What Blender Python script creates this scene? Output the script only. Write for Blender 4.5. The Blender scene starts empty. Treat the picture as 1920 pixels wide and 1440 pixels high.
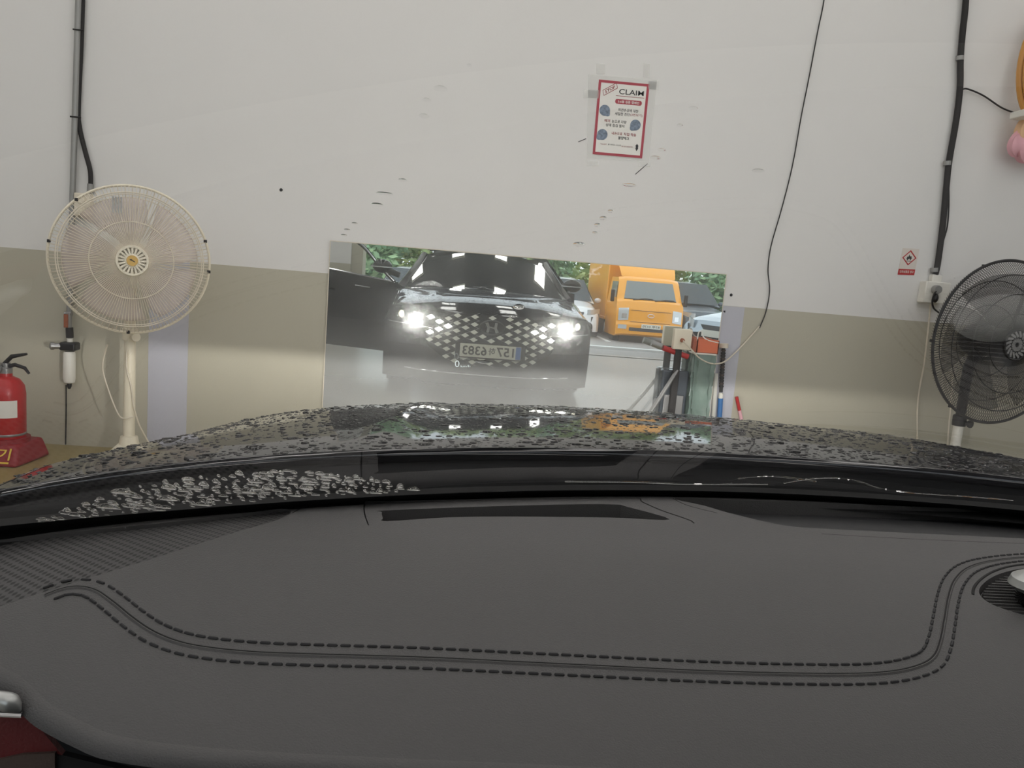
import bpy, bmesh, math, random
from mathutils import Vector, Matrix
from mathutils.geometry import delaunay_2d_cdt, tessellate_polygon

random.seed(7)
SC = bpy.context.scene
COL = SC.collection

# ------------------------------------------------------------------ camera, sky, exposure
FPX = 1450.0                     # focal length in pixels of the 1920x1440 frame
CAMH = 1.125                     # lens height above the bay floor
WALL = 4.30                      # distance from the lens to the painted wall
YAW, PITCH, ROLL = math.radians(5.57), math.radians(8.2), math.atan(0.083)
_F = Vector((math.sin(YAW)*math.cos(PITCH), math.cos(YAW)*math.cos(PITCH), -math.sin(PITCH)))
_R0 = Vector((math.cos(YAW), -math.sin(YAW), 0))
_U0 = _R0.cross(_F)
_R = _R0*math.cos(ROLL) + _U0*math.sin(ROLL)
_U = -_R0*math.sin(ROLL) + _U0*math.cos(ROLL)
CAM = Vector((0, 0, CAMH))
cam = bpy.data.cameras.new('camera')
cam_ob = bpy.data.objects.new('camera', cam)
COL.objects.link(cam_ob)
cam.sensor_fit = 'HORIZONTAL'; cam.sensor_width = 36.0
cam.lens = FPX/1920.0*36.0
cam.clip_start = 0.01; cam.clip_end = 300
cam_ob.matrix_world = Matrix((( _R.x, _U.x, -_F.x, CAM.x), (_R.y, _U.y, -_F.y, CAM.y), (_R.z, _U.z, -_F.z, CAM.z), (0,0,0,1)))
SC.camera = cam_ob

world = bpy.data.worlds.new('overcast_sky'); SC.world = world
world.use_nodes = True
_bg = world.node_tree.nodes['Background']
_bg.inputs[0].default_value = (0.86, 0.93, 1.0, 1); _bg.inputs[1].default_value = 2.0
SC.view_settings.view_transform = 'Standard'
SC.view_settings.look = 'None'
SC.view_settings.gamma = 1.0
SC.view_settings.use_curve_mapping = False
SC.view_settings.exposure = 0.0
LAMP = 7.8                       # radiance of the ceiling panels
HEAD = 135.0                      # watts of each low beam

def ray(px, py):
    return _F + _R*((px-960)/FPX) + _U*((720-py)/FPX)
def at_y(px, py, Y):
    d = ray(px, py); return CAM + d*(Y/d.y)
def wall(px, py, off=0.0):                       # point on (or off mm in front of) the wall
    return at_y(px, py, WALL-off)
def at_z(px, py, Z):
    d = ray(px, py); return CAM + d*((Z-CAM.z)/d.z)
MIRY = WALL-0.014                                # plane of the wall mirror's silvering
def mir(px, py, depth):                          # the real place of something seen in the mirror, depth = path length along y
    p = at_y(px, py, depth); return Vector((p.x, 2*MIRY-depth, p.z))

# ------------------------------------------------------------------ materials
MATS = {}
def rgb(h):                                       # sRGB 0..255 -> linear
    return tuple(((c/255)/12.92 if c/255 <= .04045 else ((c/255+.055)/1.055)**2.4) for c in h)
def mat(name, col=(.5,.5,.5), rough=.5, metal=0.0, spec=.5, ior=1.5, coat=0.0, emit=None, es=1.0, noise=0.0, nscale=8.0, bump=0.0, bscale=200.0, trans=0.0, alpha=1.0):
    m = bpy.data.materials.new(name); m.use_nodes = True
    nt = m.node_tree; b = nt.nodes['Principled BSDF']
    b.inputs['Base Color'].default_value = (*col, 1)
    b.inputs['Roughness'].default_value = rough
    b.inputs['Metallic'].default_value = metal
    b.inputs['Specular IOR Level'].default_value = spec
    b.inputs['IOR'].default_value = ior
    b.inputs['Coat Weight'].default_value = coat
    b.inputs['Coat Roughness'].default_value = .03
    b.inputs['Transmission Weight'].default_value = trans
    b.inputs['Alpha'].default_value = alpha
    if emit:
        b.inputs['Emission Color'].default_value = (*emit, 1); b.inputs['Emission Strength'].default_value = es
    if noise or bump:
        tc = nt.nodes.new('ShaderNodeTexCoord')
    if noise:
        n = nt.nodes.new('ShaderNodeTexNoise'); n.inputs['Scale'].default_value = nscale; n.inputs['Detail'].default_value = 5
        nt.links.new(tc.outputs['Object'], n.inputs['Vector'])
        mx = nt.nodes.new('ShaderNodeMix'); mx.data_type = 'RGBA'
        mx.inputs[6].default_value = (*[max(0, c*(1-noise)) for c in col], 1)
        mx.inputs[7].default_value = (*[min(1, c*(1+noise)) for c in col], 1)
        nt.links.new(n.outputs['Fac'], mx.inputs[0]); nt.links.new(mx.outputs[2], b.inputs['Base Color'])
    if bump:
        n2 = nt.nodes.new('ShaderNodeTexNoise'); n2.inputs['Scale'].default_value = bscale; n2.inputs['Detail'].default_value = 3
        nt.links.new(tc.outputs['Object'], n2.inputs['Vector'])
        bp = nt.nodes.new('ShaderNodeBump'); bp.inputs['Strength'].default_value = bump; bp.inputs['Distance'].default_value = .002
        nt.links.new(n2.outputs['Fac'], bp.inputs['Height']); nt.links.new(bp.outputs['Normal'], b.inputs['Normal'])
    MATS[name] = m
    return m

mat('wall_white', rgb((222,221,219)), .55, noise=.03, nscale=1.6, bump=.15, bscale=90)
mat('wall_grey', rgb((182,178,162)), .32, noise=.05, nscale=1.3, bump=.1, bscale=60)
mat('lilac', rgb((186,187,197)), .4, noise=.03, nscale=3)
mat('ceiling', rgb((84,86,88)), .85)
mat('floor_olive', rgb((150,134,88)), .35, noise=.22, nscale=4, bump=.2, bscale=30)
mat('floor_grey', rgb((150,148,142)), .3, noise=.16, nscale=2.2, bump=.15, bscale=30)
mat('asphalt', rgb((150,146,142)), .7, noise=.15, nscale=3, bump=.3, bscale=60)
mat('line_white', rgb((225,225,222)), .6)
mat('white_plastic', rgb((224,222,214)), .4, noise=.02)
mat('cream', rgb((226,218,198)), .42, noise=.05, nscale=12)
mat('cream_old', rgb((214,205,188)), .5, noise=.1, nscale=20)
mat('gold', rgb((196,160,90)), .35, metal=.4)
mat('black', rgb((18,18,20)), .45)
mat('black_matte', rgb((9,9,10)), .8)
mat('black_gloss', rgb((10,10,12)), .12)
mat('rubber', rgb((32,30,30)), .7, noise=.2, nscale=30)
mat('steel', rgb((150,150,150)), .35, metal=.8)
mat('pipe_grey', rgb((150,150,148)), .38, metal=.35, noise=.1, nscale=14)
mat('chrome', rgb((225,225,228)), .12, metal=1)
mat('red', rgb((176,30,32)), .32, noise=.1, nscale=9)
mat('red_dark', rgb((140,24,34)), .45)
mat('poster_red', rgb((166,58,72)), .4)
mat('poster_white', rgb((226,224,218)), .3)
mat('ink', rgb((32,32,34)), .5)
mat('pic_blue', rgb((112,126,144)), .35, noise=.95, nscale=75)
mat('brass_dirty', rgb((150,86,58)), .55, noise=.3, nscale=40)
mat('yellow_ink', rgb((230,196,70)), .5)
mat('sticker', rgb((214,206,198)), .4)
mat('blue', rgb((44,110,176)), .4)
mat('pink', rgb((226,172,182)), .7, noise=.15, nscale=14)
mat('peach', rgb((232,190,150)), .7, noise=.1, nscale=14)
mat('hose', rgb((196,140,66)), .45)
mat('green_film', rgb((116,136,128)), .3, noise=.4, nscale=9)
mat('orange_tray', rgb((214,110,72)), .45)
mat('paint_orange', rgb((246,166,44)), .3, coat=.5)
mat('paint_white', rgb((232,233,234)), .25, coat=.6)
mat('paint_silver', rgb((170,184,194)), .25, metal=.35, coat=.6)
mat('paint_dark', rgb((70,78,86)), .25, metal=.3, coat=.6)
mat('car_black', rgb((13,14,18)), .04, ior=1.6)
mat('glass_dark', rgb((46,54,58)), .06, ior=1.6)
mat('glass_truck', rgb((120,128,128)), .08, ior=1.6)
mat('lens', rgb((205,210,212)), .12, metal=.35)
mat('amber', rgb((226,150,40)), .25)
mat('tyre', rgb((30,30,32)), .8)
mat('bark', rgb((92,80,66)), .9)
mat('dash', rgb((77,76,76)), .62, bump=.35, bscale=900, noise=.05, nscale=300)
mat('dash_panel', rgb((76,75,75)), .6, bump=.3, bscale=900)
mat('dash_dark', rgb((40,40,42)), .6, bump=.3, bscale=900)
mat('thread', rgb((38,38,40)), .75)
mat('dark_chrome', rgb((110,112,114)), .2, metal=.9)
mat('burgundy', rgb((92,20,22)), .55, bump=.3, bscale=500)
mat('brown_trim', rgb((74,60,54)), .6, bump=.3, bscale=500)
mat('satin_silver', rgb((168,170,168)), .35, metal=.7)
mat('plate_white', rgb((226,226,214)), .4)
mat('plate_blue', rgb((80,120,190)), .4)
mat('diamond_sheen', rgb((236,238,228)), .3, metal=.15)  # pale colour stands in for light reflected by the grille diamonds
mat('grille_black', rgb((16,17,18)), .35)
mat('lamp_white', (1,1,1), .3, emit=(1,.97,.9), es=28)
mat('lamp_beam', (1,1,1), .3, emit=(1,.98,.94), es=260)
mat('lamp_amber', (1,1,1), .3, emit=(1,.88,.6), es=1.6)
mat('blade_pale', rgb((226,212,206)), .4, alpha=.42)
mat('blade_smoke', rgb((60,56,54)), .5, alpha=.3)
mat('led_panel', (1,1,1), .4, emit=(1.0,.965,.94), es=LAMP)
mat('hud', (0,0,0), .5, emit=(.9,1,.98), es=.75)
mat('tape', rgb((236,236,232)), .15, alpha=.16)

def leaf_mat(name, c1, c2):
    m = mat(name, c1, .6); nt = m.node_tree; b = nt.nodes['Principled BSDF']
    g = nt.nodes.new('ShaderNodeNewGeometry'); mx = nt.nodes.new('ShaderNodeMix'); mx.data_type = 'RGBA'
    mx.inputs[6].default_value = (*c1, 1); mx.inputs[7].default_value = (*c2, 1)
    nt.links.new(g.outputs['Random Per Island'], mx.inputs[0]); nt.links.new(mx.outputs[2], b.inputs['Base Color'])
leaf_mat('leaf', rgb((120,152,92)), rgb((196,204,138)))
leaf_mat('leaf2', rgb((110,148,112)), rgb((172,198,150)))

def fresnel_glass(name, tint, k=1.4, ior=1.5):      # a thin pane: sees through, and mirrors by Fresnel's law
    m = bpy.data.materials.new(name); m.use_nodes = True; nt = m.node_tree; nt.nodes.clear()
    o = nt.nodes.new('ShaderNodeOutputMaterial'); mx = nt.nodes.new('ShaderNodeMixShader')
    t = nt.nodes.new('ShaderNodeBsdfTransparent'); t.inputs[0].default_value = (*tint, 1)
    g = nt.nodes.new('ShaderNodeBsdfGlossy'); g.inputs['Roughness'].default_value = .01
    f = nt.nodes.new('ShaderNodeFresnel'); f.inputs['IOR'].default_value = ior
    ml = nt.nodes.new('ShaderNodeMath'); ml.operation = 'MULTIPLY'; ml.inputs[1].default_value = k; ml.use_clamp = True
    nt.links.new(f.outputs[0], ml.inputs[0]); nt.links.new(ml.outputs[0], mx.inputs[0])
    nt.links.new(t.outputs[0], mx.inputs[1]); nt.links.new(g.outputs[0], mx.inputs[2]); nt.links.new(mx.outputs[0], o.inputs[0])
    MATS[name] = m
fresnel_glass('windshield_glass', (.965,.965,.955))
fresnel_glass('clear_lens', (.95,.97,.98))
def water_mat(name):
    m = bpy.data.materials.new(name); m.use_nodes = True; nt = m.node_tree; nt.nodes.clear()
    o = nt.nodes.new('ShaderNodeOutputMaterial'); g = nt.nodes.new('ShaderNodeBsdfGlass')
    g.inputs['Roughness'].default_value = .0; g.inputs['IOR'].default_value = 1.33
    nt.links.new(g.outputs[0], o.inputs[0]); MATS[name] = m
water_mat('water')
mat('water_on_paint', rgb((8,9,10)), .03, ior=1.4)
def mirror_mat():                                  # silvered glass with a film of dust and painted headlamp haze low down
    m = bpy.data.materials.new('mirror_silver'); m.use_nodes = True; nt = m.node_tree; nt.nodes.clear()
    o = nt.nodes.new('ShaderNodeOutputMaterial')
    g = nt.nodes.new('ShaderNodeBsdfGlossy'); g.inputs['Roughness'].default_value = .0; g.inputs[0].default_value = (.88,.92,.90,1)
    h = nt.nodes.new('ShaderNodeBsdfGlossy'); h.inputs['Roughness'].default_value = .22; h.inputs[0].default_value = (.9,.92,.9,1)
    d = nt.nodes.new('ShaderNodeBsdfDiffuse'); d.inputs[0].default_value = (.8,.82,.82,1)
    tc = nt.nodes.new('ShaderNodeTexCoord'); n = nt.nodes.new('ShaderNodeTexNoise'); n.inputs['Scale'].default_value = 5; n.inputs['Detail'].default_value = 8
    nt.links.new(tc.outputs['Object'], n.inputs['Vector'])
    mr = nt.nodes.new('ShaderNodeMapRange'); mr.inputs[1].default_value = .3; mr.inputs[2].default_value = .75; mr.inputs[3].default_value = .015; mr.inputs[4].default_value = .07
    nt.links.new(n.outputs['Fac'], mr.inputs[0])
    # extra pale film low on the pane stands in for headlamp haze (object z = height above the floor)
    sz = nt.nodes.new('ShaderNodeSeparateXYZ'); nt.links.new(tc.outputs['Object'], sz.inputs[0])
    nj = nt.nodes.new('ShaderNodeMath'); nj.operation = 'MULTIPLY_ADD'; nj.inputs[1].default_value = .35; nt.links.new(n.outputs['Fac'], nj.inputs[0]); nt.links.new(sz.outputs['Z'], nj.inputs[2])
    low_haze = nt.nodes.new('ShaderNodeMapRange'); low_haze.inputs[1].default_value = 1.05; low_haze.inputs[2].default_value = .55; low_haze.inputs[3].default_value = 0; low_haze.inputs[4].default_value = .29
    nt.links.new(nj.outputs[0], low_haze.inputs[0])
    ad = nt.nodes.new('ShaderNodeMath'); nt.links.new(mr.outputs[0], ad.inputs[0]); nt.links.new(low_haze.outputs[0], ad.inputs[1]); mr = ad
    h2 = nt.nodes.new('ShaderNodeBsdfGlossy'); h2.inputs['Roughness'].default_value = .10; h2.inputs[0].default_value = (.9,.92,.9,1)
    a0 = nt.nodes.new('ShaderNodeMixShader'); a0.inputs[0].default_value = .07
    nt.links.new(g.outputs[0], a0.inputs[1]); nt.links.new(h2.outputs[0], a0.inputs[2])
    a = nt.nodes.new('ShaderNodeMixShader'); a.inputs[0].default_value = .05
    nt.links.new(a0.outputs[0], a.inputs[1]); nt.links.new(h.outputs[0], a.inputs[2])
    b = nt.nodes.new('ShaderNodeMixShader')
    nt.links.new(mr.outputs[0], b.inputs[0]); nt.links.new(a.outputs[0], b.inputs[1]); nt.links.new(d.outputs[0], b.inputs[2])
    nt.links.new(b.outputs[0], o.inputs[0]); MATS['mirror_silver'] = m
mirror_mat()
def mesh_mat():                                    # perforated speaker cover: a fine diamond weave of holes
    m = mat('perforated', rgb((58,57,57)), .6); nt = m.node_tree; b = nt.nodes['Principled BSDF']
    tc = nt.nodes.new('ShaderNodeTexCoord'); mp = nt.nodes.new('ShaderNodeMapping'); mp.inputs['Rotation'].default_value = (0,0,math.radians(28))
    nt.links.new(tc.outputs['Object'], mp.inputs['Vector'])
    sx = nt.nodes.new('ShaderNodeSeparateXYZ'); nt.links.new(mp.outputs[0], sx.inputs[0])
    def s(i, k):
        ml = nt.nodes.new('ShaderNodeMath'); ml.operation = 'MULTIPLY'; ml.inputs[1].default_value = k; nt.links.new(sx.outputs[i], ml.inputs[0])
        sn = nt.nodes.new('ShaderNodeMath'); sn.operation = 'SINE'; nt.links.new(ml.outputs[0], sn.inputs[0]); return sn
    a, c = s(0, 1900), s(1, 1100)
    pr = nt.nodes.new('ShaderNodeMath'); pr.operation = 'ADD'; nt.links.new(a.outputs[0], pr.inputs[0]); nt.links.new(c.outputs[0], pr.inputs[1])
    mr = nt.nodes.new('ShaderNodeMapRange'); mr.inputs[1].default_value = -.2; mr.inputs[2].default_value = 1.0; nt.links.new(pr.outputs[0], mr.inputs[0])
    mx = nt.nodes.new('ShaderNodeMix'); mx.data_type = 'RGBA'
    mx.inputs[6].default_value = (*rgb((66,65,65)), 1); mx.inputs[7].default_value = (*rgb((16,16,17)), 1)
    nt.links.new(mr.outputs[0], mx.inputs[0]); nt.links.new(mx.outputs[2], b.inputs['Base Color'])
mesh_mat()

# ------------------------------------------------------------------ mesh helpers
class MB:
    def __init__(s): s.v = []; s.f = []; s.m = []
    def add(s, vs, fs, mi=0):
        k = len(s.v); s.v += [tuple(p) for p in vs]
        for f in fs: s.f.append([i+k for i in f]); s.m.append(mi)
        return s
    def box(s, x0, x1, y0, y1, z0, z1, mi=0):
        return s.add([(x0,y0,z0),(x1,y0,z0),(x1,y1,z0),(x0,y1,z0),(x0,y0,z1),(x1,y0,z1),(x1,y1,z1),(x0,y1,z1)],
                     [(3,2,1,0),(4,5,6,7),(0,1,5,4),(1,2,6,5),(2,3,7,6),(3,0,4,7)], mi)
    def hexa(s, p, mi=0):                          # eight corners, bottom four then top four
        return s.add(p, [(3,2,1,0),(4,5,6,7),(0,1,5,4),(1,2,6,5),(2,3,7,6),(3,0,4,7)], mi)
    def tube(s, pts, r, n=8, closed=False, caps=True, mi=0):
        pts = [Vector(p) for p in pts]; N = len(pts)
        rs = r if isinstance(r, (list, tuple)) else [r]*N
        T = []
        for i in range(N):
            a = pts[(i-1) % N] if (closed or i > 0) else pts[i]
            b = pts[(i+1) % N] if (closed or i < N-1) else pts[i]
            T.append((b-a).normalized())
        up = Vector((0,0,1)) if abs(T[0].z) < .9 else Vector((1,0,0))
        nrm = T[0].cross(up).normalized(); vs = []
        for i in range(N):
            nrm = nrm - T[i]*nrm.dot(T[i])
            nrm = nrm.normalized() if nrm.length > 1e-6 else T[i].orthogonal().normalized()
            b = T[i].cross(nrm)
            for k in range(n):
                a = 2*math.pi*k/n
                vs.append(pts[i] + (nrm*math.cos(a) + b*math.sin(a))*rs[i])
        fs = []
        for i in range(N if closed else N-1):
            j = (i+1) % N
            for k in range(n):
                fs.append((i*n+k, i*n+(k+1) % n, j*n+(k+1) % n, j*n+k))
        if caps and not closed:
            fs.append(tuple(range(n-1, -1, -1))); fs.append(tuple((N-1)*n+k for k in range(n)))
        return s.add(vs, fs, mi)
    def lathe(s, prof, n=24, o=(0,0,0), ax=(0,0,1), mi=0, sx=1.0, sy=1.0):   # profile of (radius, height along ax)
        o = Vector(o); ax = Vector(ax).normalized()
        e1 = Vector((1,0,0)) if abs(ax.x) < .9 else Vector((0,1,0))
        e1 = (e1 - ax*e1.dot(ax)).normalized(); e2 = ax.cross(e1)
        vs = []; fs = []
        for r, h in prof:
            for k in range(n):
                a = 2*math.pi*k/n; vs.append(o + ax*h + e1*(math.cos(a)*r*sx) + e2*(math.sin(a)*r*sy))
        for i in range(len(prof)-1):
            for k in range(n):
                fs.append((i*n+k, i*n+(k+1) % n, (i+1)*n+(k+1) % n, (i+1)*n+k))
        if prof[0][0] > 1e-6: fs.append(tuple(range(n-1, -1, -1)))
        if prof[-1][0] > 1e-6: fs.append(tuple((len(prof)-1)*n+k for k in range(n)))
        return s.add(vs, fs, mi)
    def grid(s, fn, nu, nv, mi=0, wrap=False):
        vs = [fn(i/nu, j/nv) for j in range(nv+1) for i in range(nu+1)]
        fs = [(j*(nu+1)+i, j*(nu+1)+i+1, (j+1)*(nu+1)+i+1, (j+1)*(nu+1)+i) for j in range(nv) for i in range(nu)]
        return s.add(vs, fs, mi)
    def prism(s, poly, fn, h0, h1, mi=0):          # polygon (a,b) lifted by fn(a,b,h)
        n = len(poly); vs = [fn(a,b,h0) for a,b in poly] + [fn(a,b,h1) for a,b in poly]
        tri = tessellate_polygon([[Vector((a,b,0)) for a,b in poly]])
        fs = [tuple(t) for t in tri] + [tuple(i+n for i in reversed(t)) for t in tri]
        fs += [(i, (i+1) % n, (i+1) % n+n, i+n) for i in range(n)]
        return s.add(vs, fs, mi)
    def sphere(s, c, r, n=12, m=8, mi=0, sc=(1,1,1)):
        c = Vector(c); vs = []; fs = []
        for j in range(m+1):
            t = math.pi*j/m
            for k in range(n):
                a = 2*math.pi*k/n
                vs.append(c + Vector((math.sin(t)*math.cos(a)*sc[0], math.sin(t)*math.sin(a)*sc[1], math.cos(t)*sc[2]))*r)
        for j in range(m):
            for k in range(n): fs.append((j*n+k, (j+1)*n+k, (j+1)*n+(k+1) % n, j*n+(k+1) % n))
        return s.add(vs, fs, mi)
    def mesh(s, name, mats, smooth=True, fix=True):
        me = bpy.data.meshes.new(name); me.from_pydata(s.v, [], s.f)
        for k in ([mats] if isinstance(mats, str) else mats): me.materials.append(MATS[k])
        me.polygons.foreach_set('material_index', s.m)
        if fix:
            bm = bmesh.new(); bm.from_mesh(me); bmesh.ops.remove_doubles(bm, verts=bm.verts, dist=1e-6)
            bmesh.ops.recalc_face_normals(bm, faces=bm.faces); bm.to_mesh(me); bm.free()
        me.polygons.foreach_set('use_smooth', [smooth]*len(me.polygons))
        if smooth: me.set_sharp_from_angle(angle=math.radians(38))
        me.update(); return me
    def build(s, name, mats, parent=None, smooth=True, bevel=0.0, fix=True, seg=2):
        return link(name, s.mesh(name, mats, smooth, fix), parent, bevel, seg)

def link(name, me, parent=None, bevel=0.0, seg=2):
    o = bpy.data.objects.new(name, me); COL.objects.link(o)
    if parent is not None:
        o.parent = parent
        root = parent
        off = Vector((0,0,0))
        if root.get('_world'):                     # parts drawn in world coordinates under an unrotated base
            off = Vector(root['_world'])
            o.location = -off
    if bevel:
        b = o.modifiers.new('bevel', 'BEVEL'); b.width = bevel; b.segments = seg; b.limit_method = 'ANGLE'; b.angle_limit = math.radians(35)
    return o
def tag(o, label, cat, group=None):
    o['label'] = label; o['category'] = cat
    if group: o['group'] = group
    return o
def struct(o): o['kind'] = 'structure'; return o
def stuff(o): o['kind'] = 'stuff'; return o
def thing(name, label, cat, loc=(0,0,0), rotz=0.0, group=None, world=True):
    o = bpy.data.objects.new(name, None); COL.objects.link(o)
    o.empty_display_size = .1
    o.location = loc; o.rotation_euler = (0,0,rotz)
    tag(o, label, cat, group)
    if world: o['_world'] = tuple(loc)
    return o
def catmull(pts, sub=6, closed=False):
    P = [Vector(p) for p in pts]; n = len(P); out = []
    for i in range(n if closed else n-1):
        if closed: a, b, c, d = P[(i-1) % n], P[i], P[(i+1) % n], P[(i+2) % n]
        else: a, b, c, d = P[max(i-1,0)], P[i], P[i+1], P[min(i+2, n-1)]
        for k in range(sub):
            t = k/sub
            out.append(.5*((2*b) + (c-a)*t + (2*a-5*b+4*c-d)*t*t + (3*b-a-3*c+d)*t**3))
    if not closed: out.append(P[-1])
    return out
def text_mesh(body, bold=0.0, extrude=0.0):
    cu = bpy.data.curves.new('txt', 'FONT'); cu.body = body; cu.size = 1.0; cu.offset = bold; cu.extrude = extrude
    cu.resolution_u = 3
    o = bpy.data.objects.new('txt', cu); COL.objects.link(o)
    dg = bpy.context.evaluated_depsgraph_get(); dg.update()
    me = bpy.data.meshes.new_from_object(o.evaluated_get(dg))
    bpy.data.objects.remove(o); bpy.data.curves.remove(cu)
    return me
def text(name, body, material, fn, w=None, h=None, parent=None, bold=0.0, shear=0.0, cx=0.0, cy=0.0, rot=0.0):
    """flat lettering fitted into w x h around (cx,cy); fn maps (a,b) on the carrier to a point"""
    me = text_mesh(body, bold)
    vs = [v.co.copy() for v in me.vertices]
    if not vs: return None
    x0, x1 = min(v.x for v in vs), max(v.x for v in vs); y0, y1 = min(v.y for v in vs), max(v.y for v in vs)
    sx = w/(x1-x0) if w else None; sy = h/(y1-y0) if h else sx
    if sx is None: sx = sy
    c, s_ = math.cos(rot), math.sin(rot)
    for v in me.vertices:
        a = (v.co.x-(x0+x1)/2)*sx; b = (v.co.y-(y0+y1)/2)*sy
        a += shear*b
        v.co = fn(cx + a*c - b*s_, cy + a*s_ + b*c)
    me.materials.clear(); me.materials.append(MATS[material]); me.name = name
    return link(name, me, parent)
# ------------------------------------------------------------------ the setting
XL, XR, YB, ZC = -4.3, 5.6, -2.75, 3.6
PZ = 1.037                                         # top of the grey dado
struct(MB().box(XL, XR, WALL, WALL+.2, PZ, ZC).build('wall_front', 'wall_white', smooth=False))
struct(MB().box(XL, XR, WALL-.0015, WALL+.2, 0, PZ).build('wall_front_dado', 'wall_grey', smooth=False))
struct(MB().box(XL-.2, XL, YB, WALL+.2, 0, ZC).build('wall_left', 'wall_white', smooth=False))
struct(MB().box(XR, XR+.2, YB, WALL+.2, 0, ZC).build('wall_right', 'wall_white', smooth=False))
struct(MB().box(XL-.2, XR+.2, YB, WALL+.2, ZC, ZC+.15).build('ceiling', 'ceiling', smooth=False))
struct(MB().box(XL-.2, XR+.2, YB, 2.9, -.1, 0).build('floor', 'floor_grey', smooth=False))
struct(MB().box(XL-.2, XR+.2, 2.9, WALL+.2, -.1, 0).build('floor_strip', 'floor_olive', smooth=False))
g = MB()
g.add([(-40,YB,-.004),(40,YB,-.004),(40,-11,-.46),(-40,-11,-.46),(40,-70,-.46),(-40,-70,-.46)], [(0,1,2,3),(3,2,4,5)])
struct(g.build('ground', 'asphalt', smooth=False, fix=False))
struct(MB().box(XL-.2, XR+.2, YB-.12, YB, -.02, .012).build('trim_1', 'floor_grey', smooth=False, bevel=.004))
# pillar between the bays, seen in the mirror's upper left corner
PD = 11.15
pw = mir(658, 480, PD).x; pe = mir(684, 480, PD+.3).x
p0 = MB().box(pw-1.6, pw, MIRY*2-PD-.5, MIRY*2-PD, 1.055, ZC); struct(p0.build('wall_partition', 'wall_white', smooth=False))
struct(MB().box(pw-1.6, pw, MIRY*2-PD-.5, MIRY*2-PD+.0015, 0, 1.055).build('wall_partition_dado', 'wall_grey', smooth=False))
struct(MB().box(pw, pe, MIRY*2-PD-.5, MIRY*2-PD-.06, 0, ZC).build('wall_partition_post', 'wall_grey', smooth=False))
# lilac bands painted on the dado, each a board 3 mm proud
for k, (a, b) in enumerate((((279,640),(353,640)), ((1338,640),(1388,640)))):
    A, B = wall(*a), wall(*b)
    struct(MB().box(A.x, B.x, WALL-.004, WALL, 0, PZ-.002).build('trim_%d' % (k+2), 'lilac', smooth=False))

# ceiling panels
cl = None
K = 0
for iy, yy in enumerate((3.6, 2.5, 1.4, .3, -.8, -1.9)):
    for ix, xx in enumerate((-3.3, -2.2, -1.15, -.1, .95, 2.0, 3.1, 4.3)):
        t = thing('ceiling_light', '', 'ceiling light', (xx, yy, ZC-.03), group='ceiling panels over the bay', world=False)
        t['label'] = 'white lit ceiling panel, row %s from the painted wall, %s from the left wall' % (('first','second','third','fourth','fifth','sixth')[iy], ('first','second','third','fourth','fifth','sixth','seventh','eighth')[ix])
        if cl is None:
            f = MB()
            for a in ((-.16,.16,-.31,-.29),(-.16,.16,.29,.31),(-.16,-.14,-.29,.29),(.14,.16,-.29,.29)): f.box(a[0],a[1],a[2],a[3],0,.03)
            cl = (f.mesh('panel_frame', 'white_plastic', False), MB().box(-.14,.14,-.29,.29,.008,.03).mesh('panel_diffuser', 'led_panel', False))
        link('frame', cl[0], t); link('diffuser', cl[1], t)

# ------------------------------------------------------------------ mirror on the wall
A, B = wall(620,452,.014), wall(1362,515,.014)
A2, B2 = wall(605,768,.014), wall(1330,774,.014)
mx0 = (A.x+A2.x)/2; mx1 = (B.x+B2.x)/2; mz1 = (A.z+B.z)/2; mz0 = .30
t = thing('wall_mirror', 'large frameless dusty mirror leaning flat on the wall, reflecting the dark car', 'mirror', ((mx0+mx1)/2, WALL-.008, mz0))
MB().add([(mx0,MIRY,mz0),(mx1,MIRY,mz0),(mx1,MIRY,mz1),(mx0,MIRY,mz1)], [(0,1,2,3)]).build('mirror_glass', 'mirror_silver', t, smooth=False, fix=False)
MB().box(mx0, mx1, MIRY+.0005, WALL-.005, mz0, mz1).build('backing', 'steel', t, smooth=False)
e = MB(); e.box(mx0-.004,mx0,MIRY-.0006,WALL-.005,mz0,mz1+.004); e.box(mx1,mx1+.004,MIRY-.0006,WALL-.005,mz0,mz1+.004); e.box(mx0,mx1,MIRY-.0006,WALL-.005,mz1,mz1+.004)
e.build('polished_edge', 'cream_old', t, smooth=False)
MIRROR = (mx0, mx1, mz0, mz1)

# ------------------------------------------------------------------ poster, warning sticker
def flat_frame(corners, off):
    """carrier of a paper on the wall: (a,b) in 0..1 -> point, corners tl,tr,br,bl in pixels"""
    tl, tr, br, bl = [wall(*c, off) for c in corners]
    def fn(a, b, h=0.0):                           # a right, b up
        p = bl*(1-a)*(1-b) + br*a*(1-b) + tr*a*b + tl*(1-a)*b
        return Vector((p.x, p.y-h, p.z))
    return fn
fn = flat_frame(((1123,149),(1218,158),(1204,297),(1111,289)), .003)
pc = fn(.5, 0)
t = thing('claim_poster', 'white paper poster with red border headed CLAIM, taped to the wall', 'poster', pc)
def rect(fn, a0, a1, b0, b1, h0, h1): return [fn(a0,b0,h0),fn(a1,b0,h0),fn(a1,b1,h0),fn(a0,b1,h0),fn(a0,b0,h1),fn(a1,b0,h1),fn(a1,b1,h1),fn(a0,b1,h1)]
MB().hexa(rect(fn,0,1,0,1,-.001,0)).build('paper', 'poster_white', t, smooth=False)
b = MB()
for r in ((0,1,0,.035),(0,1,.965,1),(0,.05,.035,.965),(.95,1,.035,.965)): b.hexa(rect(fn,*r,0,.0004))
b.build('red_border', 'poster_red', t, smooth=False)
fo = flat_frame(((1103,140),(1232,150),(1216,304),(1100,296)), .0025)
MB().hexa(rect(fo,0,1,0,1,-.001,0)).build('laminate_sleeve', 'tape', t, smooth=False)
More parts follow.
